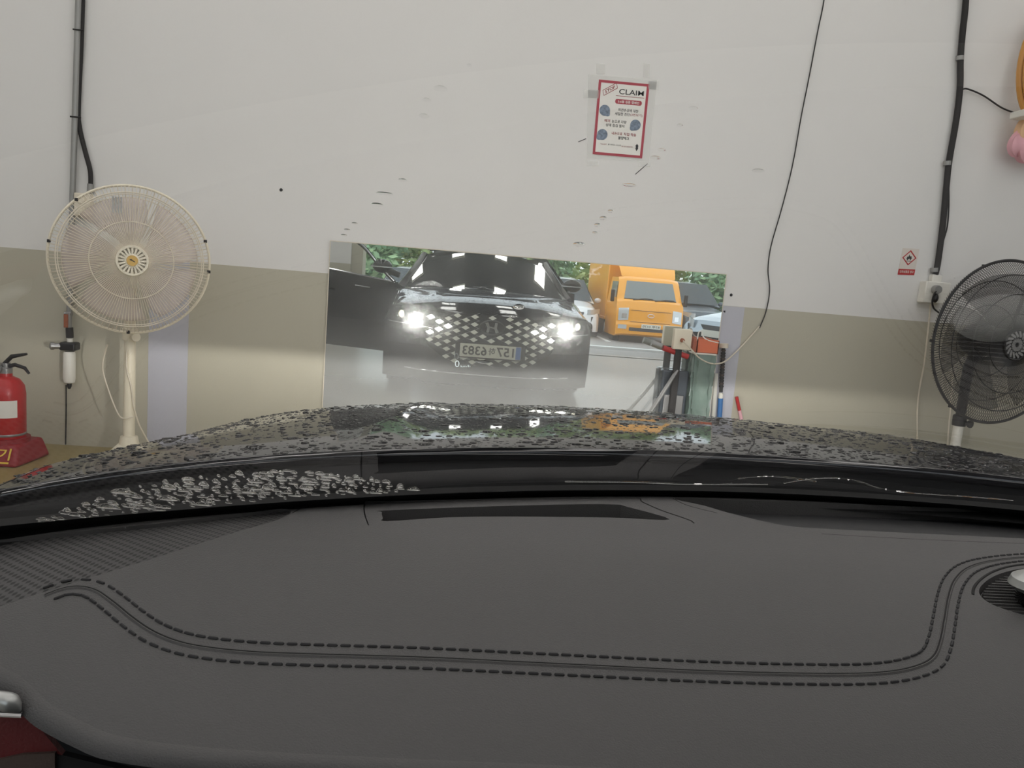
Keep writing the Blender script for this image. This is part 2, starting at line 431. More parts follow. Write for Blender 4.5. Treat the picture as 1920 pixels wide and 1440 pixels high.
for (x,y,w,h,r) in ((1127,129,14,16,.2),(1213,132,10,22,-.1),(1110,176,24,14,.2),(1226,160,16,14,.1),(1112,306,18,8,.1),(1210,308,18,8,.1)):
    ff = flat_frame(((x-w,y-h),(x+w,y-h+2),(x+w-2,y+h),(x-w-2,y+h-2)), .005)
    MB().hexa(rect(ff,0.2,.8,.2,.8,0,.0003)).build('clear_tape', 'tape', t, smooth=False)
P = lambda a,b: fn(a,b,.0008)
text('lettering', 'CLAIM', 'ink', P, w=.49, h=.068, parent=t, bold=.008, cx=.66, cy=.868)
MB().hexa(rect(fn,.36,.92,.805,.811,.0004,.0008)).build('underline', 'red_dark', t, smooth=False)
text('lettering', 'STOP', 'red_dark', P, w=.2, h=.042, parent=t, bold=.02, cx=.235, cy=.885, rot=.42)
b = MB(); c0 = Vector((.235,.885))
def seg(a, bb, w):
    a = Vector(a); bb = Vector(bb); d = (bb-a).normalized(); n = Vector((-d.y,d.x))*w
    q = [a-n, bb-n, bb+n, a+n]; return [fn(v.x,v.y,.0004) for v in q]+[fn(v.x,v.y,.0008) for v in q]
rc = [Vector((x*math.cos(.42)-y*math.sin(.42), x*math.sin(.42)+y*math.cos(.42)))+c0 for x,y in ((-.14,-.036),(.14,-.036),(.14,.036),(-.14,.036))]
for k in range(4): b.hexa(seg(rc[k], rc[(k+1)%4], .004))
b.build('stamp_outline', 'red_dark', t, smooth=False)
pill = [(.62+.23*sx+.035*math.cos(a), .735+.035*.9*math.sin(a)) for sx, a0 in ((1,-90),(-1,90)) for a in [math.radians(a0+k*18) for k in range(11)]]
MB().prism(pill, fn, 0, .0005).build('red_banner', 'poster_red', t, smooth=False)
text('lettering', '5-6월 집중 캠페인', 'poster_white', lambda a,b: fn(a,b,.001), w=.42, h=.036, parent=t, bold=.015, cx=.62, cy=.735)
for (bd, m_, cx, cy, w, bo) in (('외관손상에 대한','ink',.63,.625,.40,.012),('세밀한 진단','ink',.52,.57,.30,.012),('(2번보기)','red_dark',.80,.57,.24,.006),
        ('매의','red_dark',.235,.465,.11,.012),('눈으로 차량','ink',.47,.465,.29,.012),('상태 점검 철저','ink',.395,.41,.37,.012),('내손으로','red_dark',.45,.305,.21,.012),('직접 작동','red_dark',.71,.305,.25,.012),('불량체크','ink',.59,.25,.22,.012),
        ('"CLAIM"','red_dark',.2,.148,.13,0),('를 대하는 사소한','ink',.42,.15,.26,.004),('정성으로부터','red_dark',.67,.14,.22,.004)):
    text('lettering', bd, m_, P, w=w, h=.042 if cy > .2 else .018, parent=t, bold=bo, cx=cx, cy=cy)
def drop_shape(cx, cy, r, ang):
    out = []
    for k in range(24):
        a = 2*math.pi*k/24; d = abs((a-ang+math.pi) % (2*math.pi)-math.pi)
        rr = r*(1+.38*max(0,1-d/.6)); out.append((cx+rr*math.cos(a), cy+rr*math.sin(a)*.70))
    return out
for cx, cy, an in ((.165,.60,-.8),(.80,.44,-2.3),(.16,.275,-2.4)):
    MB().prism(drop_shape(cx,cy,.105,an), fn, 0, .0005).build('photo_drop', 'pic_blue', t, smooth=False)
MB().prism([(.87,.19),(.90,.165),(.895,.145),(.90,.125),(.87,.09),(.845,.125),(.852,.145),(.84,.165)], fn, 0, .0005).build('small_emblem', 'ink', t, smooth=False)

fn2 = flat_frame(((1693,465),(1724,467),(1714,516),(1683,515)), .002)
t = thing('hazard_sticker', 'small flammable hazard sticker with red diamond, on the wall beside the outlet box', 'sticker', fn2(.5,0))
MB().hexa(rect(fn2,0,1,.22,1,-.001,0)).build('sticker_paper', 'sticker', t, smooth=False)
MB().hexa(rect(fn2,0,1,0,.22,-.001,.0001)).build('red_band', 'red', t, smooth=False)
def ring_poly(pts, fn, w, h0, h1):
    m = MB(); c = sum((Vector(p) for p in pts), Vector((0,0)))/len(pts); inner = [c+(Vector(p)-c)*(1-w) for p in pts]; n = len(pts)
    for k in range(n):
        q = [Vector(pts[k]), Vector(pts[(k+1)%n]), inner[(k+1)%n], inner[k]]
        m.hexa([fn(v.x,v.y,h0) for v in q]+[fn(v.x,v.y,h1) for v in q])
    return m
ring_poly([(.5,.36),(.93,.65),(.5,.94),(.07,.65)], fn2, .2, 0, .0005).build('red_diamond', 'red', t, smooth=False)
MB().prism([(.40,.55),(.34,.62),(.38,.70),(.44,.68),(.47,.78),(.54,.70),(.60,.72),(.65,.63),(.58,.55),(.53,.62),(.47,.6)], fn2, 0, .0005).build('flame_mark', 'ink', t, smooth=False)
MB().hexa(rect(fn2,.36,.64,.51,.53,0,.0005)).build('flame_bar', 'ink', t, smooth=False)
text('lettering', '인화성물질 경고', 'sticker', lambda a,b: fn2(a,b,.0008), w=.84, h=.1, parent=t, bold=.02, cx=.5, cy=.12)

# ------------------------------------------------------------------ left: pipe, cable, outlet, air filter, fan, extinguisher
def wtube(pts, off): return [wall(x,y,off) for x,y in pts]
t = thing('air_pipe', 'thin grey metal air pipe running down the wall behind the white fan', 'pipe', wall(130,590,.02))
pp = [wall(150,-130,.03), wall(147,0,.03), wall(136,367,.03), wall(133,480,.03), wall(130,588,.03)]
MB().tube(pp, .0145, 12).build('pipe', 'pipe_grey', t)
for y in (57,220,430):
    x = 150-12*y/367.
    c = wall(x-2,y,.03); MB().tube([c+Vector((-.018,-.014,0)), c+Vector((.034,-.014,.0))], .004, 8).build('clamp', 'rubber', t)
t = thing('black_cable', 'thick black sheathed cable hanging beside the grey pipe', 'cable', wall(168,350,.015))
MB().tube(catmull(wtube(((158,-130),(155,0),(152,90),(147,200),(149,238),(160,285),(169,320),(170,350)), .016), 5), .0115, 10).build('sheath', 'rubber', t)
MB().tube([wall(170,345,.016), wall(169,362,.016)], .016, 12).build('gland', 'pipe_grey', t)
c0, c1 = wall(146,362,.001), wall(176,408,.001)
t = thing('wall_outlet', 'yellowed wall outlet box half hidden behind the white fan', 'outlet', (c0.x, WALL, c1.z))
MB().box(c0.x, c1.x, WALL-.05, WALL-.002, c1.z, c0.z).build('body', 'cream_old', t, bevel=.006)
for k in (.72,.28):
    z = c1.z+(c0.z-c1.z)*k
    MB().lathe([(0,.004),(.017,.004),(.017,0),(.019,0),(.019,.008),(.0,.008)], 16, ((c0.x+c1.x)/2, WALL-.05, z), (0,-1,0)).build('socket', 'cream', t)

# air filter: ball valve with rusty lever, regulator head, white bowl
t = thing('air_filter', 'wall air filter with rusty lever valve, black head and white bowl', 'air filter', wall(128,720,.05))
def wp(px,py,o=.05): return wall(px,py,o)
MB().tube([wp(129,586), wp(128,615)], .016, 12).build('valve_body', 'pipe_grey', t)
MB().tube([wp(122,588,.05), wp(135,588,.05)], .012, 10).build('union_nut', 'steel', t)
a = wp(124,600,.075); MB().box(a.x-.012,a.x+.010,a.y-.004,a.y+.004,a.z-.04,a.z+.03).build('lever', 'brass_dirty', t, bevel=.003)
MB().tube([wp(130,614), wp(131,633)], .018, 12).build('reducer', 'rubber', t)
MB().tube([wp(131,634), wp(131,641)], .014, 12).build('tape_wrap', 'white_plastic', t)
a = wp(130,649); MB().box(a.x-.038,a.x+.042,a.y-.035,a.y+.035,a.z-.021,a.z+.021).build('head', 'black', t, bevel=.008)
MB().lathe([(0,0),(.016,0),(.016,.03),(.02,.03),(.02,.045),(.012,.05),(0,.05)], 14, a+Vector((-.035,-.02,0)), (-.85,-.5,0)).build('gauge_port', 'steel', t)
top = wp(130,659); MB().lathe([(0,0),(.026,0),(.030,-.012),(.030,-.145),(.026,-.165),(.010,-.172),(0,-.172)], 20, top).build('bowl', 'white_plastic', t)
MB().lathe([(0,0),(.012,0),(.012,-.015),(.006,-.03),(0,-.03)], 12, top+Vector((0,0,-.170))).build('drain', 'black', t)
t = tag(MB().tube(catmull([wall(124,722,.03), wall(124,770,.012), wall(123,826,.012), wall(123,833,.012)],4), .0035, 6).build('thin_drain_line', 'rubber'), 'thin dark line running from the air filter down to the floor', 'line')

# ------------------------------------------------------------------ fans
def fan(name, label, loc, rotz, R, zc, style):
    t = thing(name, label, 'fan', loc, rotz, world=False)
    white = style == 'cream'
    wire = 'cream_old' if white else 'black'
    body = 'cream' if white else 'black'
    hy = -.17                                       # plane of the rim, towards the viewer from the post
    def P(r, a, y): return Vector((r*math.cos(a), hy+y, zc+r*math.sin(a)))
    def yfront(r):                                  # dome of the front guard
        q = r/R
        return -.085*(1-q**4)-.012 if not white else (-.075-.02*(1-(q/.9)**2) if q < .9 else -.075*(1-((q-.9)/.1)**1.5)-.004)
    n = 132 if white else 190; wr = .0015 if white else .0015
    m = MB()
    for k in range(n):
        a = 2*math.pi*k/n; sw = 0 if white else .30
        qs = [.19,.4,.6,.8,.9,.95,1] if white else [.17,.35,.52,.68,.82,.92,1]
        m.tube([P(R*q, a+sw*(q-.17), yfront(R*q)) for q in qs], wr, 4, caps=False)
    stuff(m.build('front_guard_wires', wire, t, fix=False))
    m = MB()
    for k in range(n//2 if white else n):
        a = 2*math.pi*(k+.5)/(n//2 if white else n); sw = 0 if white else -.25
        m.tube([P(R*q, a+sw*(q-.2), .075*(1-q**4)+.006) for q in (.2,.5,.75,.9,1)], wr, 4, caps=False)
    stuff(m.build('rear_guard_wires', wire, t, fix=False))
    for q, w in ((1,.006),(.9,.0028),(.875,.0022),(.515,.0025)) if white else ((1,.0075),(.83,.0028),(.60,.0028),(.37,.0028)):
        m = MB(); m.tube([P(R*q, 2*math.pi*k/72, yfront(R*q)-.001) for k in range(72)], w, 8, closed=True); m.build('guard_ring', wire if q < 1 else body, t)
    for q in (.55,.85) if white else (.75,.45):
        m = MB(); m.tube([P(R*q, 2*math.pi*k/60, .075*(1-q**4)+.008) for k in range(60)], .0025, 6, closed=True); m.build('rear_guard_ring', wire, t)
    for a in (math.radians(d) for d in ((-92,20,170,132,-5) if white else (-92,-125,-178,115,40))):
        c = P(R*.997, a, -.004); MB().box(c.x-.007,c.x+.007,c.y-.012,c.y+.012,c.z-.007,c.z+.007).build('rim_clip', 'rubber', t, bevel=.002)
    # centre badge
    rb = R*.205 if white else R*.19
    y0 = yfront(0)-.004
    o = Vector((0, hy+y0, zc))
    if white:
        MB().lathe([(rb*.86,-.004),(rb*.98,-.004),(rb,.002),(rb*.98,.008),(rb*.84,.008),(rb*.84,-.004)], 40, o, (0,-1,0)).build('badge_rim', body, t)
        m = MB()
        for k in range(20):
            a = 2*math.pi*k/20; d = Vector((math.cos(a),0,math.sin(a))); s_ = Vector((-math.sin(a),0,math.cos(a)))*.0042
            q = [o+d*rb*.4-s_, o+d*rb*.88-s_, o+d*rb*.88+s_, o+d*rb*.4+s_]
            m.hexa([v+Vector((0,.003,0)) for v in q]+[v+Vector((0,-.006,0)) for v in q])
        m.build('badge_vanes', body, t, smooth=False)
        bd = MB().lathe([(0,.010),(rb*.34,.010),(rb*.44,.006),(rb*.46,-.002),(0,-.002)], 28, o, (0,-1,0)).build('badge', body, t)
        gd = MB().lathe([(0,.012),(rb*.34,.012),(rb*.35,.0095),(0,.0095)], 28, o, (0,-1,0)).build('gold_disc', 'gold', bd)
        m = MB(); f = o+Vector((0,-.0125,0))
        m.prism([(-.012,.004),(-.004,.008),(.0,.004),(.012,-.004),(.010,-.007),(-.002,-.001),(-.008,.001)], lambda a,b,h: f+Vector((a,-h,b)), 0, .0006)
        m.build('wing_mark', 'black', bd, smooth=False)
        MB().lathe([(0,-.01),(rb*1.0,-.01),(rb*1.0,-.012),(0,-.012)], 28, o, (0,-1,0)).build('badge_back', 'cream_old', t)
        c = P(R*.74, math.radians(104), yfront(R*.74)-.003)
        m = MB()
        for k in range(4): m.box(c.x-.022+k*.011, c.x-.016+k*.011, c.y, c.y+.001, c.z-.035, c.z+.035)
        m.build('maker_plate', 'pipe_grey', t, smooth=False)
    else:
        MB().lathe([(0,-.004),(rb,-.004),(rb,.002),(rb*.97,.008),(rb*.88,.008),(rb*.88,.001),(0,.001)], 40, o, (0,-1,0)).build('badge_rim', 'black', t)
        m = MB()
        for k in range(16):
            a = 2*math.pi*k/16
            for r0, r1, w in ((.5,.86,.006),(.16,.42,.0045)):
                p0 = Vector((math.cos(a),0,math.sin(a)))*rb*r0; p1 = Vector((math.cos(a+.35),0,math.sin(a+.35)))*rb*r1
                d = (p1-p0).normalized(); s_ = Vector((-d.z,0,d.x))*w
                q = [o+p0-s_, o+p1-s_, o+p1+s_, o+p0+s_]
                m.hexa([v+Vector((0,-.001,0)) for v in q]+[v+Vector((0,-.007,0)) for v in q])
        m.build('badge_vanes', 'steel', t, smooth=False)
    # blades at rest
    nb = 5
    for k in range(nb):
        a0 = 2*math.pi*k/nb+.4; wd = 1.12
        def bl(u, v, a0=a0):
            r = R*(.16+.68*u); wdt = wd*(.65+.35*math.sin(u*2.2)); a = a0+(v-.5)*wdt + .25*u
            return P(r, a, -.005+(v-.5)*.075*(1-.4*u))
        m = MB(); m.grid(bl, 10, 10); ob = m.build('blade', 'blade_pale' if white else 'blade_smoke', t, fix=False)
        s = ob.modifiers.new('thick', 'SOLIDIFY'); s.thickness = .003
    MB().lathe([(0,-.05),(R*.17,-.045),(R*.18,.02),(R*.17,.03),(0,.03)], 28, Vector((0,hy,zc)), (0,1,0)).build('blade_hub', body, t)
    # motor, neck, post, base
    MB().lathe([(0,.07),(.07,.075),(.085,.09),(.085,.17),(.07,.2),(.03,.215),(0,.215)], 28, Vector((0,hy,zc)), (0,1,0)).build('motor_housing', body, t)
    MB().tube([(0,-.04,zc-.05),(0,0,zc-.16),(0,0,zc-R*1.02)], [.03,.028,.024], 14).build('neck', body, t)
    MB().tube([(0,0,zc-R-.01),(0,0,.12)], [.0255,.0275] , 20).build('post', body if white else 'white_plastic', t)
    MB().lathe([(.034,0),(.036,.01),(.036,.055),(.03,.06),(.024,.06)], 20, (0,0,zc-R-.055)).build('collar', body, t)
    k_ = MB().lathe([(0,0),(.012,0),(.012,.012),(.02,.014),(.022,.022),(.02,.03),(0,.03)], 18, (.018,-.03,zc-R-.035), (.25,-1,0)); k_.build('height_knob', body, t)
    MB().lathe([(.026,0),(.04,-.002),(.043,-.02),(.05,-.06),(.04,-.075)], 24, (0,0,.165)).build('base_collar', body, t)
    MB().lathe([(0,.135),(.05,.125),(.09,.085),(.17,.055),(.27,.035),(.315,.018),(.32,.006),(.31,0),(0,0)], 48, (0,0,0), sx=1.0, sy=.78).build('base', body, t)
    return t
fan('pedestal_fan', 'old cream pedestal fan with radial wire guard, beside the lilac band', (-1.507, 3.92, 0), math.radians(22), .336, 1.036, 'cream')
fan('pedestal_fan', 'black wire pedestal fan on a white post, in front of the outlet box', (2.88, 3.97, 0), math.radians(9), .425, .97, 'black')
# cord of the cream fan
a = (-1.507, 3.92)
tag(MB().tube(catmull([Vector((a[0]-.09,a[1]-.04,.62)),(a[0]-.12,a[1]-.02,.50),(a[0]-.085,a[1]-.01,.36),(a[0]-.035,a[1]-.03,.27),(a[0]+.0,a[1]-.034,.26),(a[0]+.03,a[1]-.03,.27)],5), .0035, 6).build('fan_cord', 'cream_old'), 'thin cream cord looping from the cream fan head to its post', 'cord')
tag(MB().tube(catmull([Vector((a[0]-.002,a[1]-.035,.60)),(a[0]+.0,a[1]-.034,.5),(a[0]+.02,a[1]-.034,.42),(a[0]+.035,a[1]-.025,.30),(a[0]+.06,a[1]+.02,.18),(a[0]+.13,a[1]+.1,.03),(a[0]+.3,a[1]+.15,.006)],5), .0035, 6).build('fan_cord', 'cream_old'), 'thin cream cord hanging along the cream fan post to the floor', 'cord')

# fire extinguisher on its red stand
ec = at_z(12, 828, .09); ec = Vector((ec.x, ec.y, 0))
s_ = ec.y/FPX
t = thing('fire_extinguisher', 'red fire extinguisher with a white label standing on the red plastic base', 'extinguisher', (ec.x, ec.y, .075))
er = .086
MB().lathe([(0,0),(er-.004,0),(er,.006),(er,.26),(er*.93,.30),(er*.7,.33),(er*.35,.345),(.03,.35),(.028,.365),(0,.365)], 36, (ec.x,ec.y,.075)).build('cylinder', 'red', t)
MB().lathe([(er+.0008,.055),(er+.002,.058),(er+.002,.064),(er+.0008,.067)], 36, (ec.x,ec.y,.075)).build('seam_band', 'steel', t)
def lab(u, v, r=er+.0012): 
    an = math.radians(-115+85*u); return Vector((ec.x+r*math.cos(an), ec.y+r*math.sin(an), .075+.15+.085*v))
lb = MB().grid(lambda u,v: lab(u,v), 16, 1).build('paper_label', 'poster_white', t, fix=False)
MB().grid(lambda u,v: lab(u*.34,.5+.5*v,er+.0018), 6, 1).build('blue_square', 'blue', lb, fix=False)
MB().lathe([(.03,.36),(.03,.385),(.022,.39),(.022,.41),(0,.41)], 16, (ec.x,ec.y,.075)).build('valve', 'steel', t)
hp = Vector((ec.x, ec.y, .075))
MB().tube([hp+Vector((-.01,0,.40)), hp+Vector((.035,-.01,.445)), hp+Vector((.105,-.01,.462))], [.010,.011,.006], 8).build('lever', 'black', t)
MB().tube([hp+Vector((0,0,.39)), hp+Vector((.05,-.01,.405)), hp+Vector((.095,-.01,.392)), hp+Vector((.115,-.01,.365))], [.010,.010,.009,.006], 8).build('carry_handle', 'black', t)
MB().lathe([(0,0),(.022,0),(.022,.012),(0,.014)], 16, hp+Vector((-.02,-.03,.385)), (0,-1,0)).build('gauge', 'steel', t)
MB().tube(catmull([hp+Vector((-.03,0,.39)), hp+Vector((-.10,-.02,.36)), hp+Vector((-.115,-.04,.25)), hp+Vector((-.105,-.05,.12))],5), .011, 8).build('hose', 'black', t)
MB().tube([hp+Vector((-.105,-.05,.25)), hp+Vector((-.08,-.095,.20))], [.014,.020], 10).build('nozzle', 'black', t)
t = thing('extinguisher_stand', 'low red plastic stand under the extinguisher with yellow Korean lettering', 'stand', (ec.x, ec.y, 0))
m = MB(); m.hexa([(ec.x-.16,ec.y-.15,0),(ec.x+.125,ec.y-.15,0),(ec.x+.15,ec.y+.13,0),(ec.x-.16,ec.y+.13,0),(ec.x-.13,ec.y-.10,.10),(ec.x+.10,ec.y-.10,.10),(ec.x+.12,ec.y+.11,.10),(ec.x-.13,ec.y+.11,.10)])
m.build('base', 'red_dark', t, bevel=.015)
MB().lathe([(er+.004,.06),(er+.022,.06),(er+.018,.118),(er+.006,.118)], 32, (ec.x,ec.y,0)).build('cup_ring', 'red_dark', t)
ft = lambda a,b: Vector((ec.x+a, ec.y-.153+.5*b, .004+b))
text('lettering', '소화기', 'yellow_ink', ft, w=.20, h=.052, parent=t, bold=.012, cx=-.015, cy=.055)
MB().hexa([ft(-.12,.014),ft(.085,.014),ft(.085,.021),ft(-.12,.021)]+[ft(-.12,.014)+Vector((0,-.001,0)),ft(.085,.014)+Vector((0,-.001,0)),ft(.085,.021)+Vector((0,-.001,0)),ft(-.12,.021)+Vector((0,-.001,0))]).build('yellow_line', 'yellow_ink', t, smooth=False)

# ------------------------------------------------------------------ centre and right: hanging wire, cable, outlet, hose
wire_px = ((1549,-60),(1545,0),(1533,60),(1518,140),(1502,220),(1486,310),(1466,390),(1446,460),(1440,505),(1443,545),(1436,585),(1424,615))
tag(MB().tube(catmull(wtube(wire_px, .01),5), .0032, 6).build('hanging_wire', 'rubber'), 'thin dark wire hanging down the white wall right of the poster', 'wire')
t = thing('cable_bundle', 'thick black taped cable running down the wall to the white outlet box', 'cable', wall(1757,520,.02))
cb = ((1815,-120),(1811,0),(1805,60),(1801,110),(1800,165),(1793,225),(1780,300),(1775,345),(1768,420),(1759,490),(1753,518))
MB().tube(catmull(wtube(cb,.022),4), [.017]*41, 10).build('taped_sheath', 'rubber', t)
for px, py in ((1802,109),(1778,306),(1754,506)):
    a, b_ = wall(px-2,py-4,.022), wall(px-2.4,py+4,.022); MB().tube([a,b_], .021, 10).build('clip', 'pipe_grey', t)
MB().tube(catmull(wtube(((1799,175),(1806,167),(1818,168),(1845,180),(1878,202),(1905,212),(1922,214)),.02),4), .0045, 6).build('branch_wire', 'rubber', t)
MB().tube(catmull(wtube(((1783,290),(1779,330),(1779,385),(1776,425),(1768,455),(1760,500),(1757,528)),.018),4), .0042, 6).build('loose_wire', 'rubber', t)
a, b_ = wall(1738,528,.07), wall(1768,570,.07)
t = thing('outlet_box', 'white surface outlet box with a grey plug, below the black cable', 'outlet', (a.x, WALL, b_.z))
MB().box(a.x, b_.x+.03, WALL-.07, WALL-.002, b_.z, a.z+.004).build('body', 'white_plastic', t, bevel=.005)
c = wall(1754,520,.02); MB().box(c.x-.03, c.x+.03, WALL-.04, WALL-.002, a.z-.002, a.z+.045).build('cable_entry', 'white_plastic', t, bevel=.006)
c = wall(1756,543,.085); MB().lathe([(0,.02),(.022,.02),(.025,.012),(.025,-.012),(0,-.012)], 18, c, (0,-1,0)).build('grey_plug', 'pipe_grey', t)
c2 = wall(1754,559,.09); MB().sphere(c2, .021, 10, 8, sc=(.75,.8,1.25)).build('black_plug', 'black', t)
tag(MB().tube(catmull([wall(1756,545,.10), wall(1751,553,.105), wall(1748,566,.10), wall(1751,578,.09), wall(1760,586,.06)],5), .005, 6).build('plug_lead', 'black'), 'short black plug lead curling under the white outlet box', 'cord')
tag(MB().tube(catmull(wtube(((1745,570),(1741,610),(1733,680),(1724,730),(1720,770),(1720,840)),.02),4), .005, 6).build('floor_cord', 'cream_old'), 'thin cream cord running from the white outlet box down to the floor', 'cord')
tag(MB().tube(catmull(wtube(((1786,700),(1783,760),(1779,800),(1776,850)),.03),4), .005, 6).build('floor_cord', 'cream_old'), 'thin cord hanging behind the black fan down to the floor', 'cord')
# hose coil and pink cloth at the right edge
hc = at_y(1980, 120, 4.16)
t = thing('hose_coil', 'orange brown hose coiled on a wall hook at the top right', 'hose', (hc.x, WALL, hc.z))
for k in range(4):
    rr = .175-.012*k
    MB().tube([(hc.x+(rr+.0)*math.cos(2*math.pi*q/40), 4.20-.032*k, hc.z+(rr*1.75)*math.sin(2*math.pi*q/40)) for q in range(40)], .0165, 8, closed=True).build('hose_loop', 'hose', t)
MB().box(hc.x-.06, hc.x+.06, 4.05, WALL-.001, hc.z+.24, hc.z+.27).build('wall_hook', 'steel', t, bevel=.004)
c = at_y(1914, 214, 4.16); MB().box(c.x-.02, c.x+.05, 4.06, 4.22, c.z-.02, c.z+.018).build('hose_strap', 'white_plastic', t, bevel=.005)
pc = at_y(1912, 270, 4.2)
t = thing('pink_cloth', 'soft pink and peach cloth bundle hanging under the coiled hose', 'cloth', (pc.x, 4.2, pc.z-.08))
for nm, mt, dx, dz, r in (('peach_lobe','peach',.045,.075,.075),('pink_lobe','pink',.0,.0,.06),('pink_lobe','pink',.06,-.01,.075),('pink_lobe','pink',.12,.03,.09)):
    m = MB(); c = Vector((pc.x+dx, 4.2, pc.z+dz))
    m.grid(lambda u,v: c+Vector((math.cos(2*math.pi*u)*math.sin(math.pi*v), .7*math.sin(2*math.pi*u)*math.sin(math.pi*v), 1.15*math.cos(math.pi*v)))*r*(1+.12*math.sin(5*2*math.pi*u+3*v)+.07*math.sin(9*v+4*u)), 24, 14)
    m.build(nm, mt, t)

# nails and scratches on the wall
for k, (px, py, lab_) in enumerate(((1371,553,'small dark screw in the wall right of the mirror top corner'),(1358,584,'small dark screw close to the mirror right edge'),(527,356,'tiny dark nail in the white wall left of the mirror'))):
    tag(MB().lathe([(0,.004),(.006,.004),(.009,0),(0,0)], 10, wall(px,py), (0,-1,0)).build('wall_screw', 'black'), lab_, 'screw')
for a, b_, lab_ in (((1084,266),(1099,260),'short black scratch on the wall left of the poster'),((1191,327),(1214,307),'longer thin black scratch on the wall under the poster')):
    tag(MB().tube([wall(*a,.0005), wall(*b_,.0005)], .002, 5).build('wall_scratch', 'ink'), lab_, 'scratch')

# ------------------------------------------------------------------ things standing before the mirror's lower right corner
YS = 4.165
a, b_ = at_y(1266,616,YS), at_y(1295,657,YS)
t = thing('outlet_post', 'beige outlet box on a dark post before the mirror', 'outlet post', ((a.x+b_.x)/2, YS+.03, 0))
MB().box(a.x, b_.x, YS, YS+.04, b_.z, a.z).build('outlet_plate', 'cream', t, bevel=.004)
c = at_y(1279,638,YS); MB().lathe([(0,.02),(.010,.02),(.012,0),(0,0)], 12, c, (0,-1,0)).build('plug', 'brass_dirty', t)
xc = (a.x+b_.x)/2-.012
MB().box(xc-.018, xc+.018, YS+.01, YS+.035, .02, b_.z+.03).build('post', 'rubber', t, bevel=.003)
MB().box(xc-.03, xc+.03, YS-.02, YS+.04, 0, .02).build('foot', 'rubber', t, bevel=.006)
cp = [at_y(1281,639,YS-.03), at_y(1296,655,YS-.03), at_y(1310,670,YS-.02), at_y(1328,680,YS), at_y(1345,682,YS+.03), at_y(1362,676,YS+.07), at_y(1385,655,YS+.115), at_y(1408,630,YS+.12), at_y(1424,612,YS+.125)]
tag(MB().tube(catmull(cp,6), .0042, 6).build('drooping_cord', 'cream_old'), 'pale cord drooping from the beige outlet box to the hanging wire', 'cord')
a, b_ = at_y(1243,652,YS+.03), at_y(1290,669,YS+.03)
t = thing('red_handle_bar', 'red bar of a squeegee resting across the dark post', 'squeegee', a)
MB().tube([a, b_], .016, 10).build('red_grip', 'red', t)
c = at_y(1240,650,YS+.03); c_ = at_y(1222,643,YS+.03); MB().tube([c_, c], .019, 10).build('grey_ferrule', 'pipe_grey', t)
a, b_ = at_y(1242,692,YS+.06), at_y(1292,694,YS+.06)
t = thing('grey_case', 'dull grey case standing on the floor left of the dark post', 'case', ((a.x+b_.x)/2, YS+.1, 0))
MB().box(a.x, b_.x, YS+.045, YS+.11, .0, a.z).build('body', 'paint_dark', t, bevel=.01)
MB().box(a.x+.02, b_.x-.02, YS+.038, YS+.045, .12, a.z-.14).build('panel', 'steel', t, bevel=.004)
tag(MB().tube([at_y(1270,694,YS+.02), at_y(1228,760,YS-.03), at_y(1200,800,YS-.06)], .011, 8).build('leaning_stick', 'pipe_grey'), 'pale stick leaning against the grey case', 'stick')
a, b_ = at_y(1301,662,YS+.03), at_y(1342,664,YS+.03)
t = thing('green_bin', 'tall bin wrapped in crumpled green film, in front of the mirror corner', 'bin', ((a.x+b_.x)/2, YS+.1, 0))
def binf(u, v):
    w = (b_.x-a.x)/2*(.80+.2*v); d = .042*(.85+.15*v); an = 2*math.pi*u
    sx = math.copysign(abs(math.cos(an))**.35, math.cos(an)); sy = math.copysign(abs(math.sin(an))**.35, math.sin(an))
    j = .006*math.sin(9*an+11*v)+.005*math.sin(17*v*3+5*an)
    return Vector(((a.x+b_.x)/2+(w+j)*sx, YS+.055+(d+j)*sy, .002+(a.z-.002)*v))
MB().grid(binf, 40, 22).build('film_body', 'green_film', t)
MB().tube([binf(k/40,1.0) for k in range(40)], .005, 6, closed=True).build('rim', 'white_plastic', t)
a2, c2 = at_y(1305,635,YS+.05), at_y(1343,661,YS+.05)
t = thing('orange_tub', 'orange plastic tub with a white handle standing on the green bin', 'tub', ((a2.x+c2.x)/2, YS+.1, a.z))
m = MB(); zz0 = a.z+.003
for (x0,x1,y0,y1) in ((a2.x,c2.x,YS+.02,YS+.025),(a2.x,c2.x,YS+.09,YS+.095),(a2.x,a2.x+.005,YS+.02,YS+.095),(c2.x-.005,c2.x,YS+.02,YS+.095)): m.box(x0,x1,y0,y1,zz0,a2.z)
m.box(a2.x,c2.x,YS+.02,YS+.095,zz0,zz0+.004); m.build('tub', 'orange_tray', t)
hh = a2.x+.012
MB().tube(catmull([(hh-.01,YS+.03,a2.z-.01),(hh-.008,YS+.03,a2.z+.035),(hh+.008,YS+.03,a2.z+.045),(hh+.022,YS+.03,a2.z+.015),(hh+.05,YS+.022,a2.z-.002),(c2.x-.002,YS+.022,a2.z-.012)],5), .0035, 6).build('handle', 'white_plastic', t)
